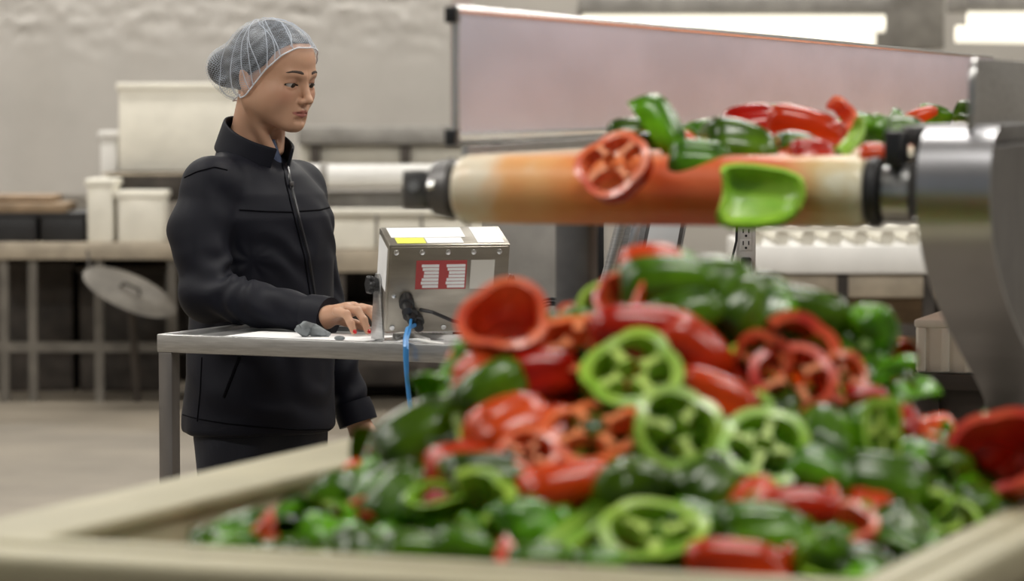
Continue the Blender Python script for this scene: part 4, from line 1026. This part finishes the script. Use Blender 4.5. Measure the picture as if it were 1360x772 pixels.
# body of the heap below the visible pieces: uncounted scraps in one object
def pile_top(x, y):
    """height of the heap over a ground point, from the same section as the pieces"""
    best = ZB0 + .25
    for py in range(340, 780, 12):
        p = CAM + (W(680, py, 1) - CAM) * y; px = 680 + x / y * FPX
        if it(SIL, px) - 5 > py: continue
        d = pile_depth(px, py)
        if d <= y + .03: return W(px, py, d).z if abs(d - y) < .06 else None
    return None
stuff = {'g': G(), 'r': G()}
smesh = {c: [PROTO[k_, c, 0][0][0][1] for k_ in ('wedge', 'half')] for c in 'gr'}
for i in range(420):
    px = rg.uniform(300, 1400); ys, yf = it(SIL, px) + 40, it(FRY, px) + 30
    if ys > yf: continue
    py = rg.uniform(ys, yf); dd = rg.choice((.10, .14, .19)); c = W(px, py, pile_depth(px, py) + dd)
    q = BM.inverted() @ c
    if not (.05 < q.x < BWID - .05 and .05 < q.y < BDEP - .05): continue
    cl = 'r' if rg.random() < .25 else 'g'; me = rg.choice(smesh[cl]); X = axis_matrix((rg.uniform(-1, 1), rg.uniform(-1, 1), rg.uniform(-.2, 1)), rg.uniform(0, 360))
    stuff[cl].add([X @ v.co + c for v in me.vertices], [tuple(p.vertices) for p in me.polygons])
# lower fill up to the rim, layer by layer
for i in range(420):
    q = Vector((rg.uniform(.06, BWID - .06), rg.uniform(.06, BDEP - .06), rg.uniform(.93, 1.03))); c = BM @ q
    cl = 'r' if rg.random() < .25 else 'g'; me = rg.choice(smesh[cl]); X = axis_matrix((rg.uniform(-1, 1), rg.uniform(-1, 1), rg.uniform(.1, 1)), rg.uniform(0, 360))
    stuff[cl].add([X @ v.co + c for v in me.vertices], [tuple(p.vertices) for p in me.polygons])
g = G(); g.add(stuff['g'].v, stuff['g'].f); ng = len(g.f); g.add(stuff['r'].v, stuff['r'].f)
so2 = build('pepper_scraps', g, M['gskin']); so2.data.materials.append(M['rskin'])
so2.data.polygons.foreach_set('material_index', [0] * ng + [1] * (len(g.f) - ng))
tag(so2, 'packed green and red pepper scraps filling the bin below the heap', 'pepper scraps', None, 'stuff')
# peppers carried by the belt: px, py, height above belt, ...
BELT = 'cut peppers carried on the conveyor belt'
def on_belt(px, py, h):
    """point on the ray at height h above the belt, or on the front of the roller"""
    z = zb + h
    if py < 200: 
        p = WZ(px, py, z) if py > 131 else None
        if p is not None: 
            v_ = (CM.inverted() @ p).y
            if v_ < 2.6: return p
    c = CM.inverted() @ W(px, py, 4.30); return CM @ Vector((c.x, -RR - .008, c.z))
CONV = [
 (818, 222, 'ring', 'r', 104, (-.35, -.72, .50), 20, 4.225, 'red looped pepper ring hanging over the front of the roller'),
 (842, 172, 'strip', 'g', 76, (0, -.5, .85), 10, 4.42, 'light green strip behind the hanging red slice on the belt'),
 (880, 164, 'wedge', 'g', 100, (.5, -.5, .6), -52, 4.36, 'dark green wedge standing up at a slant on the belt'),
 (930, 210, 'half', 'g', 88, (0, -.75, .6), 0, 4.26, 'deep green chunk resting on the roller edge'),
 (985, 187, 'half', 'g', 106, (.1, -.4, .9), 5, 4.36, 'pale green pepper half lying flat behind the roller edge'),
 (1010, 262, 'wedge', 'g', 120, (0, .90, -.35), 2, 4.168, 'bright green pepper wedge clinging flesh side out to the front of the roller'),
 (940, 170, 'wedge', 'g', 60, (0, -.5, .85), 30, 4.6, None),
 (1002, 162, 'half', 'r', 90, (-.2, -.5, .8), 10, 4.75, 'rounded red pepper half beside the long red wedge on the belt'),
 (1075, 168, 'half', 'r', 116, (.1, -.7, .6), -5, 4.65, 'long dark red pepper half on the belt'),
 (1112, 156, 'arc', 'r', 52, (.3, -.8, .4), 30, 4.75, None),
 (1040, 152, 'strip', 'g', 60, (0, -.5, .85), -10, 5.2, None),
 (1125, 186, 'strip', 'g', 76, (.3, .3, -.8), -50, 4.35, 'pale green strip leaning skin down near the roller end'),
 (1160, 172, 'cup', 'g', 52, (.1, .5, -.8), 0, 4.45, 'bluish green pepper end near the black rail block'),
 (1165, 200, 'wedge', 'r', 50, (0, -.5, .85), 0, 4.23, 'orange-red scrap at the end of the roller'),
 (1080, 200, 'wedge', 'r', 70, (0, -.4, .9), 20, 4.27, None),
 (1060, 186, 'wedge', 'g', 60, (0, -.4, .9), 0, 4.40, None),
 (1190, 156, 'strip', 'g', 44, (.4, -.6, .6), 70, 4.9, None),
 (1222, 152, 'wedge', 'r', 50, (-.3, -.6, .7), 20, 5.2, 'small red wedge far along the belt by the guard plate'),
 (1246, 150, 'half', 'g', 46, (.2, -.6, .7), 0, 5.3, None), (1285, 148, 'wedge', 'g', 46, (.3, -.7, .5), 70, 5.3, None),
 (1140, 160, 'wedge', 'g', 50, (0, -.6, .8), 30, 5.0, None), (1040, 170, 'wedge', 'g', 60, (0, -.6, .8), 50, 4.9, None), (900, 185, 'strip', 'r', 60, (0, -.5, .85), 0, 4.5, None),
 (965, 168, 'strip', 'r', 50, (0, -.5, .85), 0, 4.9, None), (1200, 168, 'wedge', 'g', 60, (0, -.6, .8), 0, 4.6, None), (860, 186, 'wedge', 'g', 60, (0, -.5, .85), 0, 4.45, None),
]
for px, py, kd, cl, wpx, ax, rl, d, lab in CONV:
    place(kd, cl, rg.randrange(3), W(px, py, d), wpx * d / FPX, ax, rl, lab or '%s pepper %s among pieces lying on the conveyor belt' % (CNAME[cl], PDESC[kd]), BELT)

# ------------------------------------------------------------------ things between the table and the hall
cab = thing('steel_cabinet', 'plain grey steel cabinet standing behind the weighing scale', 'cabinet', (W(700, 400, 7.7).x, 7.9, 0))
a = W(640, 200, 7.7).x; b = W(752, 200, 7.7).x; zc_ = W(700, 262, 7.7).z
build('body', G().bb((a, 7.7, .08), (b, 8.2, zc_)), M['mid'], cab, bevel=.006)
build('door', G().bb((a + .008, 7.69, .10), (b - .008, 7.70, zc_ - .01)), M['mid'], cab, bevel=.003)
build('plinth', G().bb((a + .02, 7.72, 0), (b - .02, 8.18, .08)), M['dark'], cab)
# tilted terminal on a stand
TY = 7.1
term = thing('terminal_stand', 'tilted steel terminal with white screen on a post behind the heap', 'terminal', (W(850, 400, TY).x, TY, 0))
def slab(name, quad, Y, dep, m, parent, bev=.002):
    g = G(); q = [W(x, y, Y) for x, y in quad]; g.add(q + [p + Vector((0, dep, 0)) for p in q], [(0, 1, 2, 3), (7, 6, 5, 4)] + [(i, i + 4, (i + 1) % 4 + 4, (i + 1) % 4) for i in range(4)])
    return build(name, g, M[m], parent, bevel=bev)
slab('frame', [(838, 280), (916, 280), (896, 378), (808, 378)], TY, .05, 'steel', term)
scr = slab('screen_bezel', [(862, 284), (912, 284), (899, 352), (849, 352)], TY - .012, .012, 'dsteel', term)
slab('screen', [(866, 287), (906, 287), (898, 332), (857, 332)], TY - .016, .004, 'screen', scr, .0005)
slab('side_strip', [(842, 284), (856, 284), (836, 376), (822, 376)], TY - .010, .010, 'edge', term)
build('strut', G().cyl(W(830, 280, TY - .03), W(804, 376, TY - .03), .013, 14), M['steel'], term)
slab('hinge_bar', [(790, 285), (802, 285), (802, 372), (790, 372)], TY + .02, .02, 'blackp', term)
tp = W(852, 376, TY + .025)
build('post', G().bb((tp.x - .03, TY, .02), (tp.x + .03, TY + .05, tp.z)), M['steel'], term, bevel=.003)
build('foot', G().bb((tp.x - .13, TY - .18, 0), (tp.x + .04, TY + .22, .02)), M['steel'], term, bevel=.004)
# upright power strip on a post
VY = 7.0
pst = thing('outlet_post', 'slim steel post with a white upright outlet strip behind the heap', 'outlet strip', (W(990, 400, VY).x, VY, 0))
pa = W(977, 420, VY); pb = W(1004, 285, VY)
strp = build('outlet_strip', G().bb((pa.x, VY, pa.z), (pb.x, VY + .03, pb.z + .06)), M['white'], pst, bevel=.004)
cx = (pa.x + pb.x) / 2
for yy in (292, 309, 325):
    c = W(990, yy, VY)
    build('outlet_face', G().bb((cx - .013, VY - .002, c.z - .013), (cx + .013, VY, c.z + .013)), M['white'], strp, bevel=.001)
    for s in (-1, 1): build('outlet_slot', G().bb((cx + s * .006 - .0012, VY - .003, c.z - .001), (cx + s * .006 + .0012, VY - .001, c.z + .008)), M['blackp'], strp)
    build('outlet_hole', G().cyl((cx, VY - .003, c.z - .007), (cx, VY - .001, c.z - .007), .0028, 10), M['blackp'], strp)
c = W(990, 355, VY); build('plug', G().bb((cx - .011, VY - .022, c.z - .022), (cx + .011, VY, c.z + .022)), M['blackp'], strp, bevel=.004)
build('cord', G().tube([W(979, 280, VY - .006), W(978, 320, VY - .008), W(972, 345, VY - .008), W(970, 420, VY - .008)], .0028, 7), M['blackp'], strp)
build('post', G().bb((cx - .015, VY + .03, .02), (cx + .015, VY + .06, pb.z + .10)), M['steel'], pst, bevel=.002)
build('foot', G().bb((cx - .10, VY - .12, 0), (cx + .15, VY + .2, .02)), M['steel'], pst, bevel=.004)
# cream crate on a dark stand at the right
KY = 6.1; ka = W(1216, 496, KY); kb = W(1340, 424, KY)
crate = thing('plastic_crate', 'ribbed cream plastic crate standing behind the steel bracket', 'crate', ((ka.x + kb.x) / 2, KY + .2, ka.z))
Mk = Matrix.Translation((ka.x, KY, 0)) @ rot('Z', -18).to_4x4()
hh = kb.z - ka.z; ww = .34; dd_ = .30
build('body', G().bb((0, .006, ka.z), (ww, dd_, kb.z - .012)), M['cream'], crate, Mk, bevel=.006)
build('rim', G().bb((-.004, 0, kb.z - .016), (ww + .004, dd_ + .006, kb.z)), M['cream'], crate, Mk, bevel=.005)
for i in range(8): build('rib', G().bb((.004 + i * .045, -.002, ka.z + .004), (.018 + i * .045, .008, kb.z - .016)), M['cream'], crate, Mk, bevel=.002)
for i in range(5): build('rib', G().bb((-.004, .02 + i * .06, ka.z + .004), (.004, .036 + i * .06, kb.z - .016)), M['cream'], crate, Mk, bevel=.002)
ks = thing('crate_stand', 'dark steel stand under the cream crate', 'stand', ((ka.x + kb.x) / 2, KY + .2, 0))
build('top', G().bb((-.01, -.01, ka.z - .03), (ww + .01, dd_ + .01, ka.z)), M['dark'], ks, Mk, bevel=.003)
for x_ in (.02, ww - .02):
    for y_ in (.02, dd_ - .02): build('leg', G().bb((x_ - .025, y_ - .025, 0), (x_ + .025, y_ + .025, ka.z - .03)), M['dark'], ks, Mk, bevel=.003)
build('side_panel', G().bb((.02, .01, .3), (ww - .02, .02, ka.z - .03)), M['dark'], ks, Mk)

# ------------------------------------------------------------------ sorting lines in the background
def bench(name, label, px0, px1, pytop, pybot, Y, dep, m, legs_px, leg_m='dark', legw=.045, rail=None):
    a = W(px0, pybot, Y); b = W(px1, pytop, Y)
    t = thing(name, label, 'bench', ((a.x + b.x) / 2, Y + dep / 2, 0))
    build('top', G().bb((a.x, Y, a.z), (b.x, Y + dep, b.z)), M[m], t, bevel=.008)
    for lx in legs_px:
        x = W(lx, 400, Y).x
        for y in (Y + .05, Y + dep - .05): build('leg', G().bb((x - legw / 2, y - legw / 2, 0), (x + legw / 2, y + legw / 2, a.z)), M[leg_m], t)
    build('back_panel', G().bb((a.x, Y + dep - .02, 0), (b.x, Y + dep, a.z)), M['dark'], t)  # dark sheet added to deepen the shade under the bench
    if rail:
        z = W(680, rail, Y).z; build('rail', G().bb((a.x + .02, Y + .03, z - .025), (b.x - .02, Y + .07, z + .025)), M[leg_m], t)
    return t
LY = 16.4
bench('sorting_bench', 'long brown sorting bench carrying black trays and white boxes', -70, 250, 322, 345, LY, 1.3, 'tan', [4, 42, 130, 228], 'dim', rail=462)
def lbox(name, label, cat, px0, py0, px1, py1, Y, dep, m, group=None, rim=None):
    a = W(px0, py1, Y); b = W(px1, py0, Y)
    t = thing(name, label, cat, ((a.x + b.x) / 2, Y + dep / 2, a.z), group)
    build('body', G().bb((a.x, Y, a.z), (b.x, Y + dep, b.z)), M[m], t, bevel=.012)
    h = b.z - a.z; build('lid' if rim is None else rim, G().bb((a.x - .012, Y - .012, b.z - min(h * .14, .03)), (b.x + .012, Y + dep + .012, b.z + .008)), M[m], t, bevel=.008)
    return t
lbox('black_tray', 'black plastic tray on the bench with brown boards across it', 'tray', -40, 284, 48, 322, LY + .05, .5, 'black', None, 'rim')
lbox('black_tray', 'black plastic tray on the bench next to the narrower white carton', 'tray', 54, 284, 112, 322, LY + .05, .5, 'black', None, 'rim')
tag(pbox('wooden_board', -40, 270, 88, 283, LY + .03, .4, M['brown']), 'brown wooden board laid across the black trays', 'board')
tag(pbox('wooden_board', -40, 260, 70, 269, LY + .10, .4, M['brown']), 'upper brown wooden board on the stack over the black trays', 'board')
lbox('white_carton', 'narrower white carton on the bench beside the black trays', 'box', 116, 240, 150, 322, LY + .03, .3, 'cream')
lbox('white_carton', 'taller white carton on the bench in front of the hopper post', 'box', 156, 256, 216, 322, LY + .03, .28, 'cream')
lbox('white_carton', 'very large white carton standing on top of the dark hopper', 'box', 158, 112, 330, 228, LY + .5, .9, 'cream')
lbox('white_carton', 'tall slim white carton peeking out behind the very large one', 'box', 134, 176, 155, 311, LY + .95, .3, 'white')
# hopper: tilted dark tray on a post
hp = thing('hopper', 'dark sloping sheet-metal hopper under the very large white carton', 'hopper', (W(220, 300, LY + .4).x, LY + .8, W(220, 322, LY + .4).z))
g = G(); q = [W(138, 229, LY + .35), W(345, 229, LY + .35), W(345, 268, LY + .35), W(172, 268, LY + .35)]
g.add(q + [p + Vector((0, 1.0, 0)) for p in q], [(0, 1, 2, 3), (7, 6, 5, 4)] + [(i, i + 4, (i + 1) % 4 + 4, (i + 1) % 4) for i in range(4)])
build('tray', g, M['dark'], hp, bevel=.01)
build('rim', G().bb(W(136, 233, LY + .33), W(347, 229.5, LY + .34) + Vector((0, 1.04, 0))), M['tan'], hp)
for px in (168, 300): 
    x = W(px, 300, LY + .4).x; build('post', G().bb((x - .02, LY + .38, W(0, 322, LY + .4).z), (x + .02, LY + .42, W(0, 267, LY + .4).z)), M['dark'], hp)
# round lid leaning below the bench
lc = W(172, 388, LY - .25); Ml = rot('Y', 24) @ rot('X', 38)
lid = thing('oval_lid', 'grey oval metal lid leaning below the sorting bench', 'lid', (lc.x, lc.y, lc.z))
build('plate', G().ell(lc, (.25, .13, .012), 32, 10, Ml), M['dim'], lid)
build('handle', G().tube([lc + Ml @ Vector((-.05, 0, .012)), lc + Ml @ Vector((-.04, 0, .045)), lc + Ml @ Vector((.04, 0, .045)), lc + Ml @ Vector((.05, 0, .012))], .008, 8), M['dark'], lid)
build('stay', G().tube([lc + Vector((-.2, .02, .06)), lc + Vector((-.22, .1, .2))], .008, 6), M['dark'], lid)
build('prop_leg', G().tube([lc + Vector((0, .05, 0)), Vector((lc.x, lc.y + .3, 0))], .02, 8), M['dark'], lid)
for i, (p0, p1, y0, y1) in enumerate(((-40, 96, 350, 505), (106, 220, 356, 500))):  # dark boxes added to make the space under the bench dark
    lbox('dark_crate', ['dark brown crate added to darken the shade beneath the trays', 'dark brown crate added to darken the shade behind the oval lid'][i], 'crate', p0, y0, p1, y1 + 20, LY + .62, .5, 'dark', None, 'rim')
# mid part: cream roller line behind the woman
MY = 16.0
ln = bench('sorting_line', 'cream sorting line behind the woman with white panels', 250, 760, 332, 362, MY, 1.0, 'tan', [300, 452, 560, 700], 'dark', rail=480)
x_ = [252, 330, 438, 500, 560, 622, 690, 758]
for i in range(7): pbox('panel', x_[i] + 2, 286, x_[i + 1] - 2, 331, MY + .06, .04, M['cream'], ln)
a = W(252, 286, MY); b = W(758, 278, MY); build('top_rail', G().bb((a.x, MY + .02, a.z), (b.x, MY + .16, b.z)), M['cream'], ln, bevel=.005)
a = W(252, 262, MY + .4); b = W(758, 254, MY + .4); build('back_rail', G().bb((a.x, MY + .4, W(0, 331, MY + .4).z), (b.x, MY + .45, b.z)), M['mid'], ln, bevel=.005)
pp = thing('white_pipe', 'thick white pipe running above the cream sorting line', 'pipe', W(520, 250, MY + .3))
a = W(380, 234, MY + .3); b = W(780, 234, MY + .3); build('tube', G().cyl(a, b, .060, 20), M['white'], pp)
for px in (430, 590, 720):
    c = W(px, 234, MY + .3); build('clamp', G().cyl(c - Vector((.02, 0, 0)), c + Vector((.02, 0, 0)), .066, 20), M['mid'], pp)
    build('stay', G().bb((c.x - .015, c.y - .015, W(px, 286, MY + .3).z), (c.x + .015, c.y + .015, c.z - .05)), M['mid'], pp)
lbox('dark_crate', 'dark storage crate on the floor below the cream sorting line', 'crate', 452, 405, 600, 512, MY + .5, .45, 'dark', None, 'rim')
lbox('dark_crate', 'wide dark storage crate behind the steel table legs', 'crate', 250, 395, 446, 512, MY + .5, .45, 'dark', None, 'rim')
UY = 18.4
up = thing('upper_conveyor', 'raised grey conveyor channel behind the white pipe', 'conveyor', (W(520, 300, UY).x, UY + .3, 0))
a = W(396, 192, UY); b = W(1000, 168, UY); build('channel', G().bb((a.x, UY, a.z), (b.x, UY + .5, b.z)), M['mid'], up, bevel=.01)
a = W(396, 218, UY + .08); b = W(1000, 192, UY + .08); build('apron', G().bb((a.x, UY + .08, a.z), (b.x, UY + .42, b.z)), M['cream'], up, bevel=.01)
for px in (418, 538, 660, 800):
    c = W(px, 205, UY); build('foot_bracket', G().bb((c.x - .028, UY + .02, c.z - .05), (c.x + .028, UY + .08, c.z + .05)), M['dark'], up)
    build('leg', G().bb((c.x - .025, UY + .2, 0), (c.x + .025, UY + .25, a.z)), M['mid'], up)
a = W(600, 0, 19.5).x; b = W(626, 0, 19.5).x
structure('trim_1', G().bb((a, 19.5, 0), (b, 19.62, ZC)), mat('pinkish_column', (.46, .38, .36), .6), bevel=.008)
# right part: roller line
RY = 13.0
rl = bench('roller_line', 'pale roller conveyor line seen beneath the orange roller', 985, 1420, 326, 364, RY, .9, 'white', [1005, 1120, 1235, 1380], 'dark', rail=440)
pbox('side_skirt', 985, 365, 1420, 396, RY + .03, .05, M['tan'], rl)
a = W(985, 318, RY); b = W(1420, 304, RY); build('guide_rail', G().bb((a.x, RY, b.z - .012), (b.x, RY + .03, b.z + .012)), M['cream'], rl)
for i in range(12):
    c = W(1004 + i * 35, 314, RY + .02); build('roller', G().cyl((c.x, RY + .02, c.z - .006), (c.x, RY + .86, c.z - .006), .030, 14), M['cream'], rl)
lbox('brown_carton', 'brown cardboard carton under the pale roller line', 'box', 1106, 400, 1236, 482, RY + .4, .5, 'brown')
lbox('brown_carton', 'brown cardboard carton half hidden by the outlet post', 'box', 990, 404, 1096, 484, RY + .4, .5, 'brown')
# lit hoods over the far sorting line
for i, (p0, p1, y0, Y, lab) in enumerate(((770, 1182, 26, 19.0, 'long lit inspection lamp hood above the far line'), (1284, 1560, 22, 19.0, 'second lit inspection hood further along the far line'))):
    a = W(p0, y0, Y); b = W(p1, y0, Y)
    t = thing('inspection_lamp', lab, 'lamp', ((a.x + b.x) / 2, Y, a.z))
    build('hood', G().bb((a.x, Y, a.z + .045), (b.x, Y + .9, a.z + .13)), M['mid'], t, bevel=.01)
    for yy in (0, 1): build('tube', G().cyl((a.x + .02, Y + .10 + yy * .5, a.z - .02 - .07 * yy), (b.x - .02, Y + .10 + yy * .5, a.z - .02 - .09 * yy), .052, 14), mat('lamp_tube', (1, .95, .80), .5, emit=.95), t)
    for xx in (a.x + .1, b.x - .1): build('hanger', G().cyl((xx, Y + .45, a.z + .12), (xx, Y + .45, ZC), .012, 8), M['dsteel'], t)
pn = W(1184, 20, 19.3); pm = W(1284, 62, 19.3)
tag(build('duct_box', G().bb((pn.x, 20.3, pm.z), (pm.x, 20.8, ZC)), M['mid'], bevel=.01), 'grey square duct dropping between the two inspection hoods', 'duct')
# clear plastic film hung along the back wall
g = G(); nx_, nz_ = 150, 70; xa, xb = W(-120, 0, 21.5).x, W(600, 0, 21.5).x
for j in range(nz_ + 1):
    for i in range(nx_ + 1):
        x = xa + (xb - xa) * i / nx_; z = .9 + 2.4 * j / nz_
        w_ = max(0, min(1, (z - 1.75) / .3))
        y = 21.5 + .02 * math.sin(x * 9) + .012 * w_ * noise.noise(Vector((x * 5, 0, z * 14))) + .012 * w_ * noise.noise(Vector((x * 19, 3, z * 26)))
        g.v.append(Vector((x, y, z)))
g.f = [(j * (nx_ + 1) + i, j * (nx_ + 1) + i + 1, (j + 1) * (nx_ + 1) + i + 1, (j + 1) * (nx_ + 1) + i) for j in range(nz_) for i in range(nx_)]
fo = build('plastic_film', g, M['film']); tag(fo, 'crinkled translucent plastic film hanging along the back wall', 'plastic film')
